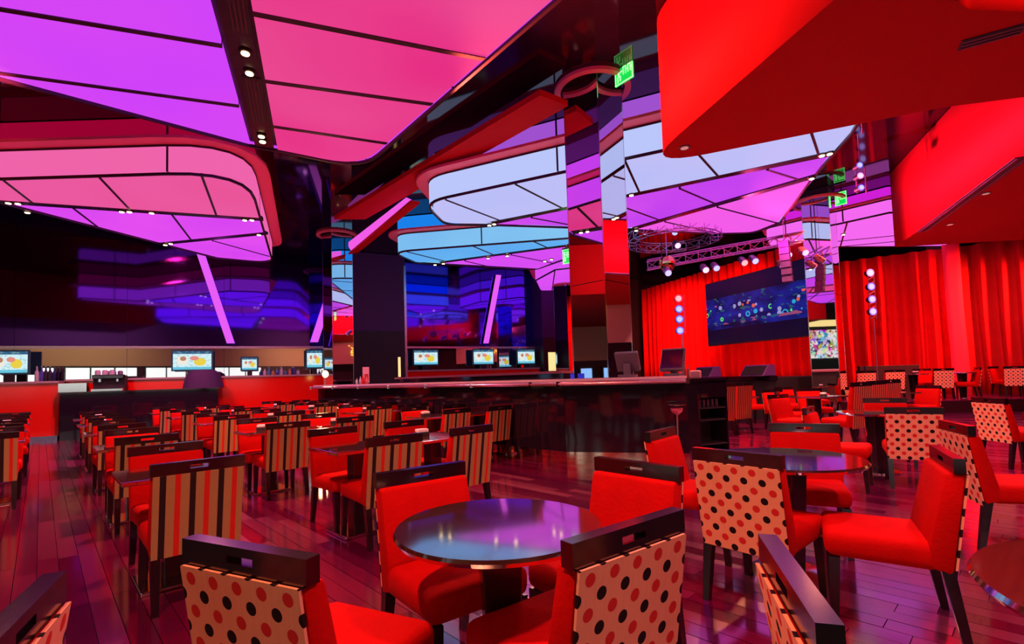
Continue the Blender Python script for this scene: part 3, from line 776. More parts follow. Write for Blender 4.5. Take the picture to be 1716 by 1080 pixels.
def screen_mat(name, seed):
    mt = mat(name, (.02, .02, .03), .25, emis=(1, 1, 1), estr=1.0); q = NT(mt)
    tc = q.n('ShaderNodeTexCoord'); sp = q.n('ShaderNodeSeparateXYZ'); q.t.links.new(tc.outputs['Generated'], sp.inputs[0])
    x, z = sp.outputs[0], sp.outputs[2]
    def blob(cx, cz, rx, rz):
        a = q.m('DIVIDE', q.m('SUBTRACT', x, cx), rx); b = q.m('DIVIDE', q.m('SUBTRACT', z, cz), rz)
        return q.m('LESS_THAN', q.m('ADD', q.m('MULTIPLY', a, a), q.m('MULTIPLY', b, b)), 1.0)
    c = q.mix(q.m('LESS_THAN', z, .14), (.62, .86, .92), (.10, .55, .75))
    c = q.mix(q.m('GREATER_THAN', z, .86), c, (.01, .10, .22))
    mp = q.n('ShaderNodeMapping'); mp.inputs['Location'].default_value = (seed, 0, 0); q.t.links.new(tc.outputs['Generated'], mp.inputs[0])
    n = q.noise(mp.outputs[0], 9, 4)
    c = q.mix(q.m('MULTIPLY', q.m('GREATER_THAN', n, .55), .45), c, (.20, .45, .42))
    c = q.mix(blob(.24, .50, .15, .24), c, (.85, .80, .70)); c = q.mix(blob(.26, .60, .08, .12), c, (.45, .20, .12))
    c = q.mix(blob(.70, .42, .16, .22), c, (.80, .62, .05)); c = q.mix(blob(.55, .62, .12, .12), c, (.75, .25, .20))
    q.t.links.new(c, q.b.inputs['Emission Color']); return mt
def monitor(px0, px1, py0, py1, n, zt, label, k):
    s0, s1 = ws(px0, (py0 + py1) / 2, n), ws(px1, (py0 + py1) / 2, n)
    c = wpt((s0 + s1) / 2, n); z0 = atY((px0 + px1) / 2, py1, c[1]).z; z1 = atY((px0 + px1) / 2, py0, c[1]).z
    t = tag(empty('monitor', (c[0], c[1], zt), WANG), label, 'monitor', 'bright screens on the back bar')
    L = s1 - s0; z0 -= zt; z1 -= zt; z0 = max(z0, .06)
    MB().box(0, .02, (z0 + z1) / 2, L, .06, z1 - z0).build('bezel', mat('teal_bezel', (.02, .12, .16), .3), t)
    MB().box(0, -.014, (z0 + z1) / 2, L - .09, .006, z1 - z0 - .09).build('screen', screen_mat('screen_%d' % k, k * 1.7), t)
    MB().box(0, .02, z0 / 2, L * .25, .08, z0).build('stand', BLACK, t)
monitor(-20, 50, 587, 628, .45, 1.62, 'bright screen at the far left edge showing a yellow show advert', 0)
monitor(287, 357, 587, 622, .40, 1.66, 'bright screen above the draped cover on the left back bar', 1)
monitor(403, 433, 598, 622, .40, 1.66, 'small bright screen left of the row of bottles', 2)
monitor(512, 542, 586, 618, .40, 1.66, 'bright screen beside the rear left mirrored column', 3)
monitor(692, 735, 586, 613, .40, 1.72, 'leftmost of three bright screens on the centre back bar', 4)
monitor(792, 828, 585, 612, .40, 1.72, 'middle one of three bright screens on the centre back bar', 5)
monitor(866, 897, 585, 611, .40, 1.72, 'rightmost of three bright screens on the centre back bar', 6)
# bottles and glasses on the back bar
bc = [(.05, .06, .35), (.55, .55, .60), (.10, .25, .45), (.6, .25, .12)]
for k in range(10):
    px = 437 + k * 7; s_ = ws(px, 618, .5); c = wpt(s_, .5)
    bottle((c[0], c[1], 1.66), bc[k % 4], ['first', 'second', 'third', 'fourth', 'fifth', 'sixth', 'seventh', 'eighth', 'ninth', 'tenth'][k] + ' small bottle in the row on the left back bar', 'bottles on the left back bar', .17 + .06 * (k % 3), .05)
for k, px in enumerate((62, 70, 77, 84)):
    s_ = ws(px, 618, .5); c = wpt(s_, .5); bottle((c[0], c[1], 1.62), [(.6, .6, .65), (.08, .1, .5), (.03, .03, .05), (.03, .03, .05)][k], ['pale', 'blue', 'black left', 'black right'][k] + ' bottle beside the far left screen', 'bottles at the far left screen', .44, .05)
# coffee machine on the black counter
s_ = ws(184, 640, 1.25); c = wpt(s_, 1.25); t = tag(empty('coffee_machine', (c[0], c[1], 1.30), WANG), 'black coffee machine on the black service counter', 'coffee machine')
MB().box(0, .1, .22, .72, .35, .44).build('body', BLACK, t, bevel=.02); MB().box(0, -.1, .40, .72, .2, .12).build('head', BLACKG, t, bevel=.02)
MB().box(0, -.13, .03, .70, .3, .06).build('drip_tray', CHROME, t)
for sx in (-.2, .2): MB().tube((sx, -.14, .34), (sx, -.14, .26), .04, 10).build('group_head', CHROME, t)
for k in range(3): small('blender_jar', MB().lathe([(.05, 0), (.065, .02), (.072, .22), (.05, .26)], 14), mat('clear_glass', (.7, .65, .75), .08, .3), (*wpt(ws(164 + k * 12, 615, .5), .5), 1.66), ['left', 'middle', 'right'][k] + ' round glass jar above the coffee machine', 'jar', 'glass jars above the coffee machine')
# steel sink/worktop on the left of the machine
small('steel_worktop', MB().box(0, 0, .12, .6, .24, .24), CHROME, (*wpt(ws(124, 645, 1.36), 1.36), 1.30), 'bright steel appliance left of the coffee machine', 'appliance', None, False, WANG)
# draped cover
s_ = ws(341, 640, 1.2); c = wpt(s_, 1.2)
mb = MB(); rings = [(.52, 0), (.50, .12), (.46, .30), (.40, .46), (.28, .55), (.02, .57)]; n = 28; b = []
for j, (r, z_) in enumerate(rings):
    b.append([(r * 1.0 * math.cos(2 * math.pi * i / n) * (1 + .05 * math.sin(5 * i)), r * .55 * math.sin(2 * math.pi * i / n) * (1 + .05 * math.cos(4 * i)), z_) for i in range(n + 1)])
small('draped_cover', mb.sheet(b), mat('violet_cloth', (.05, .015, .09), .8), (c[0], c[1], 1.302), 'dark violet cloth draped over equipment on the black counter', 'cloth cover', None, True, WANG)
# amber sparkle lamp at the column, yellow lit slots
p = atY(545, 612, 14.6); t = tag(empty('counter_lamp', (p.x, p.y, ZB)), 'small glaring amber lamp at the foot of the rear left column', 'lamp')
MB().lathe([(.05, 0), (.05, .02), (.012, .03), (.012, .22)], 12).build('stem', CHROME, t, True); MB().lathe([(.02, .22), (.075, .26), (.09, .34), (.05, .41), (.01, .42)], 14).build('bulb', mat('amber_bulb', (1, .8, .4), .3, emis=(1, .62, .18), estr=14), t, True)
spot('lamp_glow', (p.x, p.y - .3, ZB + .4), (p.x, p.y - 3, 0), (1, .6, .25), 60, 150)
def slot(px0, px1, py0, py1, n, lb):
    s0, s1 = ws(px0, 600, n), ws(px1, 600, n); c = wpt((s0 + s1) / 2, n); z0, z1 = atY(px0, py1, c[1]).z, atY(px0, py0, c[1]).z
    t = tag(empty('lit_doorway', (c[0], c[1], z0), WANG), lb, 'lit panel', 'warm lit slots in the piers')
    MB().box(0, .03, (z1 - z0) / 2, s1 - s0 + .06, .04, z1 - z0 + .05).build('frame', BLACK, t); MB().box(0, 0, (z1 - z0) / 2, s1 - s0, .02, z1 - z0).build('light', mat('warm_light', (1, .9, .5), .5, emis=(1, .78, .28), estr=1.0), t)
slot(667, 671, 599, 632, 1.05, 'thin yellow lit slot at the right edge of the broad pier'); slot(919, 933, 591, 622, .85, 'pale yellow lit panel in the narrow pier')
# poster + red bottles on bar left of the broad pier
for k, (px, col) in enumerate([(598, (.5, .5, .55)), (604, (.5, .5, .55)), (608, (.6, .02, .02)), (612, (.6, .02, .02)), (615, (.7, .2, .2))]):
    p = atY(px, 630, 13.75); bottle((p.x, 13.75, ZB), col, ['grey cup-like bottle at the left of the bar end cluster', 'second grey bottle of the bar end cluster', 'tall red sauce bottle in the bar end cluster', 'second red sauce bottle in the bar end cluster', 'pinkish bottle at the right of the bar end cluster'][k], 'bottles on the bar end', .16 + .05 * (k % 3), .035)
p = atY(613, 612, 14.2); t = tag(empty('menu_card', (p.x, 14.2, ZB), R(20)), 'upright pink menu card on the bar beside sauce bottles', 'menu card')
MB().box(0, 0, .25, .18, .012, .46).build('card', mat('pink_card', (.85, .45, .5), .5), t); MB().box(.01, -.008, .18, .11, .004, .2).build('red_print', mat('card_red', (.6, .02, .03), .5), t); MB().box(0, 0, .015, .2, .1, .03).build('card_foot', BLACK, t)

# ================================================================ STAGE
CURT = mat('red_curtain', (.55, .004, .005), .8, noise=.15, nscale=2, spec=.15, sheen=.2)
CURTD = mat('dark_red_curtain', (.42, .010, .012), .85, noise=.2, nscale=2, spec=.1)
def curtain(p, q, z0, z1, per, amp, mt, label, seed=0):
    p, q = Vector(p), Vector(q); L = (q - p).length; d = (q - p).normalized(); n = Vector((d.y, -d.x)); rnd = random.Random(seed)
    N = int(L / per * 10); ph = 0; prof = []
    for i in range(N + 1):
        if i: ph += 2 * math.pi / 10 * rnd.uniform(.65, 1.35)
        prof.append((i / N * L, amp * math.sin(ph) + amp * .4 * math.sin(ph * .37 + 1)))
    zs = [z0 + (z1 - z0) * k / 6 for k in range(7)]; grid = []
    for k, z in enumerate(zs):
        f = .55 + .45 * (1 - k / 6); grid.append([(*(p + d * (s_ + .03 * math.sin(k * .9 + s_ * 2) * (1 - k / 6)) + n * a * f), z) for s_, a in prof])
    o = MB().sheet(grid).build('stage_curtain', mt, None, True); md = o.modifiers.new('thickness', 'SOLIDIFY'); md.thickness = .012
    return tag(o, label, 'curtain', 'red pleated curtains')
SD = Vector((1.4, -3.9)).normalized(); SN = Vector((SD.y, -SD.x))
if SN.y > 0: SN = -SN
SN = Vector((-abs(SD.y), -abs(SD.x)))        # towards the hall (left and near)
TVa = Vector((7.1, 17.9)); 
def st(s, n=0): q = TVa + SD * s + SN * n; return (q.x, q.y)
curtain(st(-5.2, -.9), st(3.3, -.9), 1.0, 5.25, .36, .11, CURT, 'bright red stage curtain behind the large wall screen', 3)
MB_ = MB().prism([st(-5, -.6), st(4.6, -.6), st(4.6, 1.9), st(-5, 1.9)], 0, 1.12).build('stage', BLACK); struct(MB_, 'low black stage')
struct(MB().prism([st(-5, 1.86), st(4.6, 1.86), st(4.6, 1.95), st(-5, 1.95)], 1.05, 1.17).build('trim_2', BLACKG), 'gloss black edge of the stage')
c1 = atY(1398, 600, 18.2); c2 = atY(1612, 600, 16.2); c2b = atY(1740, 600, 14.6)
curtain((c1.x, c1.y), (c2.x, c2.y), 0.3, 5.2, .46, .17, CURT, 'tall red curtain right of the right mirrored column', 5)
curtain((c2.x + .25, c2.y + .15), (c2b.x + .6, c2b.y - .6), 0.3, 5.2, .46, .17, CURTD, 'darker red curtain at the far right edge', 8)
pa, pb = atY(1592, 600, 15.9), atY(1622, 600, 15.7)
curtain((pa.x, pa.y), (pb.x, pb.y), .3, 5.2, 1.2, .02, mat('rose_curtain', (.85, .02, .06), .8), 'flat bright rose drape strip between the two right curtains', 9)
# raised terrace at the right back
tz = .34
terr = [(9.25, 13.75), (18.5, 13.2), (18.5, 20), (9.6, 20)]
struct(MB().prism(terr, 0, tz - .02).build('floor_terrace', mat('terrace_riser', (.03, .005, .008), .3)), 'raised terrace in front of the right curtains')
struct(MB().prism(terr, tz - .018, tz).build('floor_terrace_top', FLOORM))
# big wall screen
def tvmat():
    mt = mat('wall_screen', (.002, .002, .004), .2, emis=(1, 1, 1), estr=1.0, spec=.25); q = NT(mt)
    tc = q.n('ShaderNodeTexCoord'); sp = q.n('ShaderNodeSeparateXYZ'); q.t.links.new(tc.outputs['Generated'], sp.inputs[0]); x, z = sp.outputs[0], sp.outputs[2]
    mp = q.n('ShaderNodeMapping'); mp.inputs['Scale'].default_value = (1.8, 1, 1); q.t.links.new(tc.outputs['Generated'], mp.inputs[0])
    mp.inputs['Scale'].default_value = (1.8, 1, 2.2)
    band = q.m('MULTIPLY', q.m('GREATER_THAN', z, .24), q.m('LESS_THAN', z, .74))
    n = q.noise(mp.outputs[0], 2.6, 2)
    c = q.mix(q.m('SMOOTH_MIN', q.m('MULTIPLY', q.m('SUBTRACT', n, .35), 3), 1.0, .2), (.003, .003, .03), (.012, .016, .30))
    c = q.mix(q.m('MULTIPLY', q.m('GREATER_THAN', q.noise(mp.outputs[0], 7.5, 1), .62), .6), c, (.02, .13, .10))
    c = q.mix(q.m('MULTIPLY', q.m('LESS_THAN', q.m('ABSOLUTE', q.m('SUBTRACT', z, .33)), .025), q.m('GREATER_THAN', q.noise(mp.outputs[0], 6, 0), .52)), c, (.30, .06, .16))
    def vdots(sc, thr, r, r_in, col, off):
        vo = q.n('ShaderNodeTexVoronoi'); vo.inputs['Scale'].default_value = sc
        m2 = q.n('ShaderNodeMapping'); m2.inputs['Location'].default_value = (off, off * 2, 0); m2.inputs['Scale'].default_value = (1.8, 0, 1)
        q.t.links.new(tc.outputs['Generated'], m2.inputs[0]); q.t.links.new(m2.outputs[0], vo.inputs['Vector'])
        sr = q.n('ShaderNodeSeparateColor'); q.t.links.new(vo.outputs['Color'], sr.inputs[0])
        d = q.m('MULTIPLY', q.m('LESS_THAN', vo.outputs['Distance'], r), q.m('GREATER_THAN', sr.outputs[0], thr))
        return q.m('MULTIPLY', d, q.m('GREATER_THAN', vo.outputs['Distance'], r_in)), col
    for d, col in (vdots(10, .60, .34, 0, (.30, .28, .60), .3), vdots(9, .68, .34, .20, (.10, .75, .16), 4.1), vdots(11, .80, .34, 0, (.75, .10, .06), 7.7), vdots(8, .80, .38, .24, (.02, .35, .65), 2.9)):
        mid = q.m('MULTIPLY', q.m('GREATER_THAN', z, .34), q.m('LESS_THAN', z, .62))
        c = q.mix(q.m('MULTIPLY', d, mid), c, col)
    c = q.mix(band, (.006, .002, .018), c)
    q.t.links.new(c, q.b.inputs['Emission Color']); return mt
TVL = 4.14; tv = tag(empty('wall_screen', (*st(TVL / 2, .0), 2.25), math.atan2(SD.y, SD.x)), 'large dark wall screen showing glowing game tables', 'screen')
MB().box(0, .06, 1.12, TVL, .1, 2.26).build('frame', BLACK, tv); MB().box(0, -.002, 1.12, TVL - .06, .012, 2.2).build('display', tvmat(), tv)
for sx in (-1.2, 1.2): MB().box(sx, .5, 1.2, .08, .8, .08).build('bracket', BLACK, tv)

# lighting truss, par cans, disco ball
TRUSS = mat('truss_steel', (.55, .35, .62), .3, .9)
def truss_line(mb, pts, closed, w_=.22, r=.018):
    n = len(pts); rng = range(n if closed else n - 1)
    for i in rng:
        a, b = Vector(pts[i]), Vector(pts[(i + 1) % n]); d = (b - a).normalized(); s_ = d.cross(Vector((0, 0, 1))).normalized() * w_ / 2; u_ = Vector((0, 0, w_))
        for o_ in (s_, -s_, s_ + u_, -s_ + u_): mb.tube(a + o_, b + o_, r, 5)
        mb.tube(a + s_, b + s_ + u_, r * .6, 4); mb.tube(a - s_ + u_, b - s_, r * .6, 4); mb.tube(a + s_, a + s_ + u_, r * .6, 4); mb.tube(a - s_, a + s_, r * .6, 4)
cc = atY(1128, 405, 13.2); Rr = 1.12
t = tag(empty('circular_truss', (cc.x, cc.y, cc.z)), 'circular steel lighting truss over the stage', 'truss')
mb = MB(); truss_line(mb, [(Rr * math.cos(2 * math.pi * i / 20), Rr * math.sin(2 * math.pi * i / 20), 0) for i in range(20)], True); mb.build('ring_frame', TRUSS, t)
for k in range(3):
    a = k * 2.1 + .4; MB().tube((Rr * math.cos(a), Rr * math.sin(a), .2), (Rr * math.cos(a), Rr * math.sin(a), ZC - cc.z - .02), .01, 6).build('hanger', BLACK, t)
A_, B_ = atY(1085, 452, 12.6), atY(1345, 405, 12.0)
t = tag(empty('straight_truss', A_), 'straight steel truss carrying stage spotlights', 'truss')
mb = MB(); dd = B_ - A_; truss_line(mb, [tuple(dd * (i / 12)) for i in range(13)], False); mb.build('truss_frame', TRUSS, t)
for f in (.1, .9): MB().tube(dd * f + Vector((0, 0, .22)), dd * f + Vector((0, 0, ZC - (A_ + dd * f).z - .02)), .012, 6).build('hanger', BLACK, t)
CB, CR, CP = ((.12, .16, 1), (1, .06, .12), (1, .35, .9))
def par(px, py, Y, c, label, tilt=35, az=0, r=.085):
    p = atY(px, py, Y); t = tag(empty('stage_spotlight', p), label, 'spotlight', 'stage spotlights'); t.rotation_euler = (R(-tilt), 0, az)
    prof = [(r * .7, .28), (r, .24), (r, .0), (r * .9, .0)]
    MB().lathe([(r * 1.0, 0), (r, .22), (r * .6, .30)], 14).build('can', TRUSS, t, True)
    MB().lathe([(r * .86, -.012), (r * .86, -.002)], 14).build('lens', mat('par_%d%d%d' % tuple(int(v_ * 10) for v_ in c), c, .3, emis=tuple(.3 + .7 * v_ for v_ in c), estr=1.6), t)
    MB().box(0, 0, .16, r * 2.5, .02, .03).build('yoke', BLACK, t)
nm = {CB: 'blue', CR: 'red', CP: 'pink'}
for k, (px, py, c, tx) in enumerate([(1120, 458, CB, 'below the mirror ball'), (1183, 453, CP, 'leftmost on the straight truss'), (1201, 450, CB, 'second on the straight truss'), (1248, 441, CR, 'near the wide middle of the straight truss'), (1266, 438, CB, 'right of the red one on the straight truss'), (1322, 428, CP, 'above the wall screen right half'), (1350, 424, CB, 'next to the right mirrored column'), (1131, 390, CB, 'inside the circular truss, upper'), (1136, 412, CP, 'inside the circular truss, lower'), (1312, 446, CB, 'beside the hanging speaker')]):
    par(px, py, 11.8 if k == 0 else 12.2 if k < 7 else 13.0, c, nm[c] + ' lit stage spotlight ' + tx, 55)
def light_bar(cols, px0, py0, px1, py1, Y, label, floor_z, sc=1):
    a, b = atY(px0, py0, Y), atY(px1, py1, Y); t = tag(empty('light_ladder', (b.x, b.y, b.z)), label, 'stage light', 'vertical light ladders on the curtains')
    h = a.z - b.z; mb = MB()
    for sx in (-.10, .10): mb.tube((sx + .12, .06, 0), (sx + .12, .06, h), .014, 6)
    for k in range(int(h / .16)): mb.tube((.02, .06, k * .16), (.22, .06, k * .16 + .12), .008, 4)
    mb.tube((.12, .06, 0), (.12, .06, floor_z - b.z), .02, 6) if floor_z < 3 else mb.tube((.12, .06, h), (.12, .06, floor_z - b.z), .012, 6)
    mb.build('ladder_truss', TRUSS, t)
    n = len(cols)
    for k, (c, pp) in enumerate(cols):
        z = h * pp; q = Vector((0, -.06, z)); o = MB().tube((0, .05, z), (0, -.10, z), .10 * sc, 16).build('lamp_can', BLACK, t, True)
        MB().tube((0, -.105, z), (0, -.115, z), .088 * sc, 16).build('lens', mat('ladder_%d%d%d' % tuple(int(v_ * 10) for v_ in c), c, .3, emis=tuple(.35 + .65 * v_ for v_ in c), estr=1.4), o)
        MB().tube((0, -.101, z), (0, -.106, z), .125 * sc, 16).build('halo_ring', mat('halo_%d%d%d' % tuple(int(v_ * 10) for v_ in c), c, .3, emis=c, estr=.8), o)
light_bar([(CR, .9), (CB, .63), (CB, .37), (CB, .08)], 1135, 495, 1138, 560, 15.6, 'ladder of one red and three blue lamps on the stage curtain', 1.12)
light_bar([(CP, .9), (CB, .63), (CB, .38), (CB, .14)], 1455, 450, 1460, 535, 15.9, 'ladder of pink and blue lamps on the tall right curtain', .34)
light_bar([(CB, .95), (CP, .55), (CB, .1)], 1438, 278, 1438, 322, 10.4, 'short ladder of blue and pink lamps high on the right', ZC - .02, .55)
p = atY(1118, 442, 12.4); t = tag(empty('mirror_ball', p), 'golden mirror ball hanging under the circular truss', 'mirror ball')
mb = MB(); rr = .21
for i in range(13):
    for j in range(26):
        a0, a1 = math.pi * i / 13, math.pi * (i + 1) / 13; b0, b1 = 2 * math.pi * j / 26, 2 * math.pi * (j + 1) / 26
        P_ = lambda a, b: (rr * math.sin(a) * math.cos(b), rr * math.sin(a) * math.sin(b), rr * math.cos(a))
        k0 = len(mb.v); mb.v += [P_(a0, b0), P_(a1, b0), P_(a1, b1), P_(a0, b1)]; mb.f.append((k0, k0 + 1, k0 + 2, k0 + 3))
o = mb.build('mirror_facets', mat('gold_mirror', (.95, .7, .25), .12, 1), t); MB().tube((0, 0, rr), (0, 0, .9), .008, 6).build('hanger', CHROME, t)
# hanging speaker column
p = atY(1316, 440, 11.9); t = tag(empty('line_array_speaker', (p.x, p.y, p.z - .45), R(-40)), 'slim violet line array speaker hanging before the wall screen', 'speaker')
for k in range(6): MB().box(0, .03 * k * k / 5, .07 + (5 - k) * .165, .22, .16, .155).build('speaker_module', mat('speaker_violet', (.10, .03, .22), .5), t, bevel=.01)
MB().tube((0, 0, 1.05), (0, 0, ZC - p.z + .43), .01, 6).build('hanger', CHROME, t)
# stage monitors
for px, lb, wd in [(1182, 'left wedge stage monitor at the stage edge', .75), (1268, 'right wedge stage monitor at the stage edge', .8)]:
    p = at(px, 630, 1.17) if False else atY(px, 630, 14.6 if px < 1200 else 13.4); t = tag(empty('stage_monitor', (p.x, p.y, 1.17), R(-70)), lb, 'stage monitor', 'wedge monitors on the stage')
    MB().hexa([(-wd / 2, -.2, 0), (wd / 2, -.2, 0), (wd / 2, .25, 0), (-wd / 2, .25, 0), (-wd / 2, .02, .30), (wd / 2, .02, .30), (wd / 2, .22, .30), (-wd / 2, .22, .30)]).build('cabinet', mat('speaker_violet', (.10, .03, .22), .5), t, bevel=.012)
    MB().hexa([(-wd / 2 + .04, -.196, .03), (wd / 2 - .04, -.196, .03), (wd / 2 - .04, -.18, .03), (-wd / 2 + .04, -.18, .03), (-wd / 2 + .04, -.01, .27), (wd / 2 - .04, -.01, .27), (wd / 2 - .04, .01, .27), (-wd / 2 + .04, .01, .27)]).build('grille', BLACK, t)
# added spots without fixtures that brighten the curtains
for s_ in (-3, 0, 3):
    q = st(s_ + 3.2, 2.0); spot('added_stage_wash', (q[0], q[1], 4.9), (*st(s_, -.9), 2.6), (1, .08, .04), 2000, 80)
for s_ in (-1.5, 1.0, 3.0):
    q = st(s_, 1.5); spot('added_stage_low_fill', (q[0], q[1], 1.3), (*st(s_, -.9), 1.9), (1, .06, .03), 170, 130)  # added low fill for the dark curtain under the screen
spot('added_curtain_wash', (8.9, 12.2, 4.1), ((c1.x + c2.x) / 2, (c1.y + c2.y) / 2, 2.3), (1, .10, .06), 700, 85)  # added spot to brighten the tall right curtain
spot('added_curtain_wash', (15.8, 13.2, 4.0), (c1.x + .6, c1.y, 2.0), (1, .08, .05), 2600, 85)  # added side spot so the curtain folds shade
spot('added_curtain_wash', (12.6, 12.2, 5.0), (c2b.x, c2b.y, 2.0), (1, .12, .10), 500, 80)  # added spot to brighten the far right curtain

# ================================================================ FURNITURE
def chair_parts(kind):
    parts = []; h = .88 if kind != 'tall' else 1.08; wd = .49; tp = h - .07
    mb = MB().hexa([(-wd / 2, .055, .32), (wd / 2, .055, .32), (wd / 2, .165, .36), (-wd / 2, .165, .36), (-wd / 2, -.018, tp), (wd / 2, -.018, tp), (wd / 2, .060, tp), (-wd / 2, .060, tp)])
    parts.append(('backrest', mb.mesh('backrest', RED, True, .018, 2)))
    fab = {'stripe': STRIPE, 'polka': POLKA, 'tall': PINS}[kind]
    mb = MB().hexa([(-wd / 2 + .006, .045, .315), (wd / 2 - .006, .045, .315), (wd / 2 - .006, .054, .315), (-wd / 2 + .006, .054, .315), (-wd / 2 + .006, -.028, tp - .002), (wd / 2 - .006, -.028, tp - .002), (wd / 2 - .006, -.019, tp - .002), (-wd / 2 + .006, -.019, tp - .002)])
    parts.append(('back_panel', mb.mesh('back_panel', fab)))
    mb = MB(); th = .046; rh = .072; zc_ = tp + rh / 2 - .002; yc = .008; sw, sh = .105, .022
    mb.box(0, yc, zc_ + sh / 2 + (rh / 2 - sh / 2) / 2, wd + .012, th, rh / 2 - sh / 2).box(0, yc, zc_ - sh / 2 - (rh / 2 - sh / 2) / 2, wd + .012, th, rh / 2 - sh / 2)
    for sg in (-1, 1): mb.box(sg * (sw / 2 + (wd + .012 - sw) / 4), yc, zc_, (wd + .012 - sw) / 2, th, sh)
    parts.append(('top_rail', mb.mesh('top_rail', WOOD)))
    mb = MB().hexa([(-wd / 2, .10, .33), (wd / 2, .10, .33), (wd / 2 + .005, .57, .345), (-wd / 2 - .005, .57, .345), (-wd / 2, .10, .465), (wd / 2, .10, .465), (wd / 2 + .005, .575, .475), (-wd / 2 - .005, .575, .475)])
    parts.append(('seat', mb.mesh('seat', RED, True, .042, 3)))
    for sx in (-1, 1):
        for yb, yt in ((.02, .075), (.545, .53)):
            a, b = .026, .018; xt, xb = sx * (wd / 2 - .03), sx * (wd / 2 - .025)
            pts = [(xb - b, yb - b, 0), (xb + b, yb - b, 0), (xb + b, yb + b, 0), (xb - b, yb + b, 0), (xt - a, yt - a, .345), (xt + a, yt - a, .345), (xt + a, yt + a, .345), (xt - a, yt + a, .345)]
            parts.append(('leg', MB().hexa(pts).mesh('leg', WOOD)))
    return parts
CH = {k: chair_parts(k) for k in ('stripe', 'polka', 'tall')}
CHAIRS = []
def chair(kind, x, y, ang, label, group, z=0):
    t = tag(empty('dining_chair', (x, y, z), R(ang)), label, 'chair', group)
    for nme, me in CH[kind]: link(nme, me, t)
    CHAIRS.append((x, y)); return t
def table_parts():
    rt = [('tabletop', MB().lathe([(.37, .715), (.415, .722), (.425, .738), (.418, .75)], 56).mesh('tabletop', TABM, True)),
          ('pedestal', MB().hexa([(-.055, -.055, .03), (.055, -.055, .03), (.055, .055, .03), (-.055, .055, .03), (-.085, -.085, .718), (.085, -.085, .718), (.085, .085, .718), (-.085, .085, .718)]).mesh('pedestal', WOOD, False, .006)),
          ('base_plate', MB().lathe([(.24, 0), (.24, .012), (.08, .035)], 32).mesh('base_plate', CHROME, True))]
    sq = [('tabletop', MB().box(0, 0, .735, .64, .60, .03).mesh('tabletop', TABM, False, .005)),
          ('pedestal', MB().box(0, 0, .37, .13, .13, .70).mesh('pedestal', WOOD, False, .006)),
          ('base_plate', MB().box(0, 0, .012, .42, .42, .024).mesh('base_plate', CHROME, False, .006))]
    return {'round': rt, 'square': sq}
TB = table_parts()
def table(kind, x, y, ang, label, group, z=0, s=1):
    t = tag(empty(kind + '_table', (x, y, z), R(ang)), label, 'table', group)
    t.scale = (s, s, 1)
    for nme, me in TB[kind]: link(nme, me, t)
    return t
NAPK = [('tray', MB().box(0, 0, .02, .13, .10, .04).mesh('tray', BLACK, False, .004)), ('napkins', MB().box(0, 0, .055, .12, .085, .035).mesh('napkins', WHITE, False, .008))]
def napkin(x, y, z, ang, label, group='napkin trays on the tables'):
    t = tag(empty('napkin_tray', (x, y, z), R(ang)), label, 'napkin tray', group)
    for nme, me in NAPK: link(nme, me, t)
ORD = ['first', 'second', 'third', 'fourth', 'fifth', 'sixth', 'seventh', 'eighth']
DU = math.degrees(VANG)         # rail direction of the row chairs
def unit(u, v, row, k, near=True, opp=True, nap=True, gap=1.25, du=0):
    rn = {'A': 'the left aisle row', 'B': 'the second row', 'C': 'the third row', 'D': 'the fourth row', 'E': 'the row along the bar', 'Z': 'the far left edge row'}[row]
    o = ORD[k]
    if near:
        x, y = uv(u, v); chair('stripe', x, y, DU + random.uniform(-3, 3) + du, f'red chair showing striped back, {o} table in {rn}', 'striped chairs in the left rows')
    if opp:
        x, y = uv(u + gap, v + .02); chair('stripe', x, y, DU + 180 + random.uniform(-3, 3), f'red chair facing the camera, {o} table in {rn}', 'striped chairs in the left rows')
    x, y = uv(u + gap / 2, v - .03); table('square', x, y, DU, f'square dark table, {o} in {rn}', 'square tables in the left rows')
    if nap:
        x, y = uv(u + gap / 2 + .12, v + random.uniform(-.1, .12)); napkin(x, y, .75, DU + random.uniform(-30, 30), f'white napkins in a tray on the {o} table of {rn}')
for k in range(5): unit(3.58 + 2.30 * k, .72 + .03 * k, 'A', k, nap=k > 0)
for k in range(5): unit(3.65 + 2.48 * k, 2.12 + .02 * k, 'B', k, nap=k != 0)
for k in range(5): unit(3.68 + 2.48 * k, 2.96 + .04 * k, 'C', k)
for k in range(4): unit(6.1 + 2.40 * k, 4.62, 'D', k)
for k in range(4): unit(5.95 + 2.40 * k, 5.36, 'E', k, nap=k > 1)
for k in range(4): unit(8.1 + 2.2 * k, -.42, 'Z', k)
p = at(433, 676, .42); chair('polka', p.x, p.y, 20, 'tiny far polka dot chair standing before the red back bar', 'polka dot chairs')

# foreground round tables
G1, G2, G3 = 'polka dot chairs', 'round tables', 'red chairs at the round tables'
table('round', -.075, 2.0, 10, 'round glossy table in the middle foreground', G2, s=.96)
chair('polka', -.76, 1.40, -25, 'polka dot chair in the left foreground, orange in the light', G1)
chair('polka', .335, 1.50, 37, 'polka dot chair directly right of the front round table', G1)
chair('polka', -.49, 2.59, 37 + 180, 'red chair facing the camera left of the front round table', G3)
chair('polka', .62, 2.56, -48 + 180, 'red chair facing the camera behind the right side of the front round table', G3)
table('round', 1.76, 3.27, 30, 'second round table reflecting blue light, right of centre', G2, s=1.08)
chair('polka', 1.22, 2.78, -50, 'pinkish polka dot chair left of the second round table', G1)
chair('polka', 1.16, 3.98, 50 + 180, 'red chair facing right in front of the bar end', G3)
chair('polka', 2.36, 4.08, -28 + 180, 'red chair behind the second round table', G3)
chair('polka', 2.22, 2.57, 60, 'red chair seen from its side with the seat towards the second round table', G3)
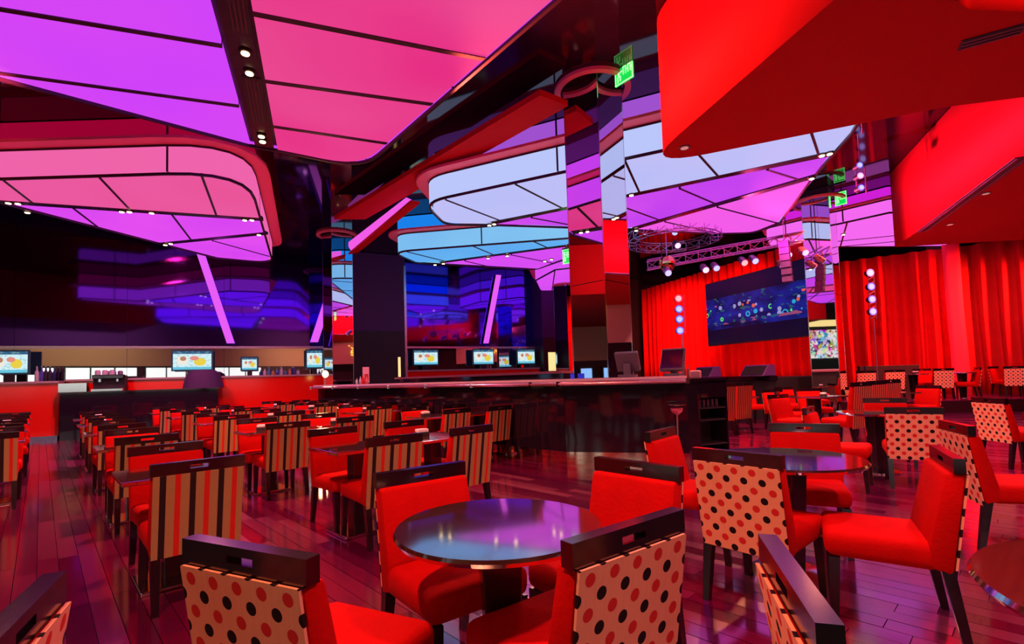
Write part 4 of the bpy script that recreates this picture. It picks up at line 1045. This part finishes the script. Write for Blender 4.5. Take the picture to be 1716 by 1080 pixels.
table('round', 1.70, 1.12, 40, 'brown wood round table cut by the lower right corner', G2, s=1.25)
chair('polka', .60, 1.13, -106, 'polka dot chair seen almost edge on at the bottom right', G1)
chair('polka', -1.02, 1.03, 118, 'polka dot chair cut by the lower left corner', G1)
# right side
table('round', 4.35, 3.62, 0, 'round table at the right edge behind the pink polka chair', G2)
chair('polka', 3.35, 3.80, -112, 'pale pink polka dot chair at the right, seen from behind at an angle', G1)
chair('polka', 4.26, 5.32, -32, 'orange polka dot chair behind the side view chair', G1)
q = at(1660, 657, .88)
chair('polka', 6.15, 6.45, -95, 'small pink polka dot chair at the right edge beyond the pale one', G1)
chair('polka', 4.75, 4.32, 150, 'red chair facing the camera at the right edge', G3)
chair('polka', 3.42, 5.80, 230, 'red chair turned right, just left of the orange polka chair', G3)
table('round', 4.6, 6.35, 0, 'round table behind the orange polka chair', G2)
chair('polka', 5.25, 7.05, 150, 'red chair facing the camera behind the orange polka chair', G3)
# right middle: rectangular tables near the stage
G4 = 'chairs in front of the stage'
p = at(1222, 733, 0); chair('tall', p.x, p.y, 27, 'left of two tall pinstriped chairs right of the service cabinet', 'tall pinstriped chairs')
p = at(1251, 728, 0); chair('tall', p.x, p.y, 27, 'right of two tall pinstriped chairs right of the service cabinet', 'tall pinstriped chairs')
table('square', 4.9, 11.2, 10, 'square table beyond the two tall pinstriped chairs', 'square tables in front of the stage', s=1.3)
napkin(4.9, 11.1, .75, 20, 'napkin tray on the table beyond the tall pinstriped chairs')
table('square', 6.3, 10.45, 25, 'dark table with napkins in front of the stage, nearer one', 'square tables in front of the stage', s=1.5)
napkin(6.45, 10.35, .75, 40, 'napkin tray on the nearer dark table in front of the stage')
for x, y, a, tx in [(5.35, 10.1, 235, 'left of the nearer dark table before the stage'), (5.9, 11.35, 190, 'behind the nearer dark table before the stage'), (6.75, 11.4, 175, 'right behind the nearer dark table before the stage'), (4.75, 8.95, 205, 'facing the camera beside the tall pinstriped pair')]:
    chair('stripe', x, y, a, 'red chair ' + tx, G4)
for k, (x, y, a, tx) in enumerate([(5.75, 8.2, 25, 'left'), (6.38, 8.72, 25, 'middle'), (7.02, 9.22, 22, 'right')]):
    chair('tall', x, y, a, tx + ' one of three tall striped chairs right of the dark table', 'tall pinstriped chairs')
table('square', 8.35, 11.0, 10, 'far square table below the right column', 'square tables in front of the stage', s=1.2); napkin(8.25, 10.9, .75, 0, 'napkin tray on the far table below the right column')
for x, y, a, tx in [(7.62, 11.25, 255, 'left of'), (8.5, 11.85, 180, 'behind'), (9.15, 10.95, 105, 'right of')]:
    chair('polka', x, y, a, 'small red chair ' + tx + ' the far table below the right column', G4)
for x, y, a, tx in [(5.1, 12.9, 170, 'left'), (6.0, 12.9, 180, 'middle'), (6.9, 12.7, 190, 'right')]:
    chair('stripe', x, y, a, tx + ' red chair of the far trio close to the stage', G4)
# terrace
def tch(px, ang, label, Y=14.2):
    p = atY(px, 630, Y); return chair('polka', p.x, Y, ang, label, 'chairs on the terrace', tz)
for px, ang, tx in [(1452, -10, 'leftmost polka chair on the raised terrace'), (1500, -12, 'second polka chair on the raised terrace'), (1582, -15, 'polka chair before the bright rose drape'), (1640, 60, 'polka chair seen edge on at the right of the rose drape'), (1702, -30, 'polka chair at the right edge of the terrace')]:
    tch(px, ang, tx)
tch(1545, 175, 'red chair facing the camera under the tall right curtain', 15.4); tch(1668, 190, 'red chair facing the camera at the right end of the terrace', 15.7)
for px, lb in ((1530, 'round table on the terrace below the tall right curtain'), (1612, 'round table at the right end of the terrace')):
    p = atY(px, 630, 14.5); table('round', p.x, 14.5, 0, lb, 'terrace tables', tz)
    if px == 1530: napkin(p.x, 14.4, tz + .75, 15, 'napkin tray on the terrace table below the tall right curtain')
# black low partition
p0_, p1_ = atY(1440, 640, 16.2), atY(1540, 640, 16.2)
dv = Vector((p1_.x - p0_.x, p1_.y - p0_.y)); o = MB().box(0, 0, .50, dv.length, .12, 1.02).build('low_partition', BLACK, None, bevel=.01); o.location = ((p0_.x + p1_.x) / 2, (p0_.y + p1_.y) / 2, tz); o.rotation_euler = (0, 0, math.atan2(dv.y, dv.x)); tag(o, 'low black partition at the foot of the tall right curtain', 'partition')
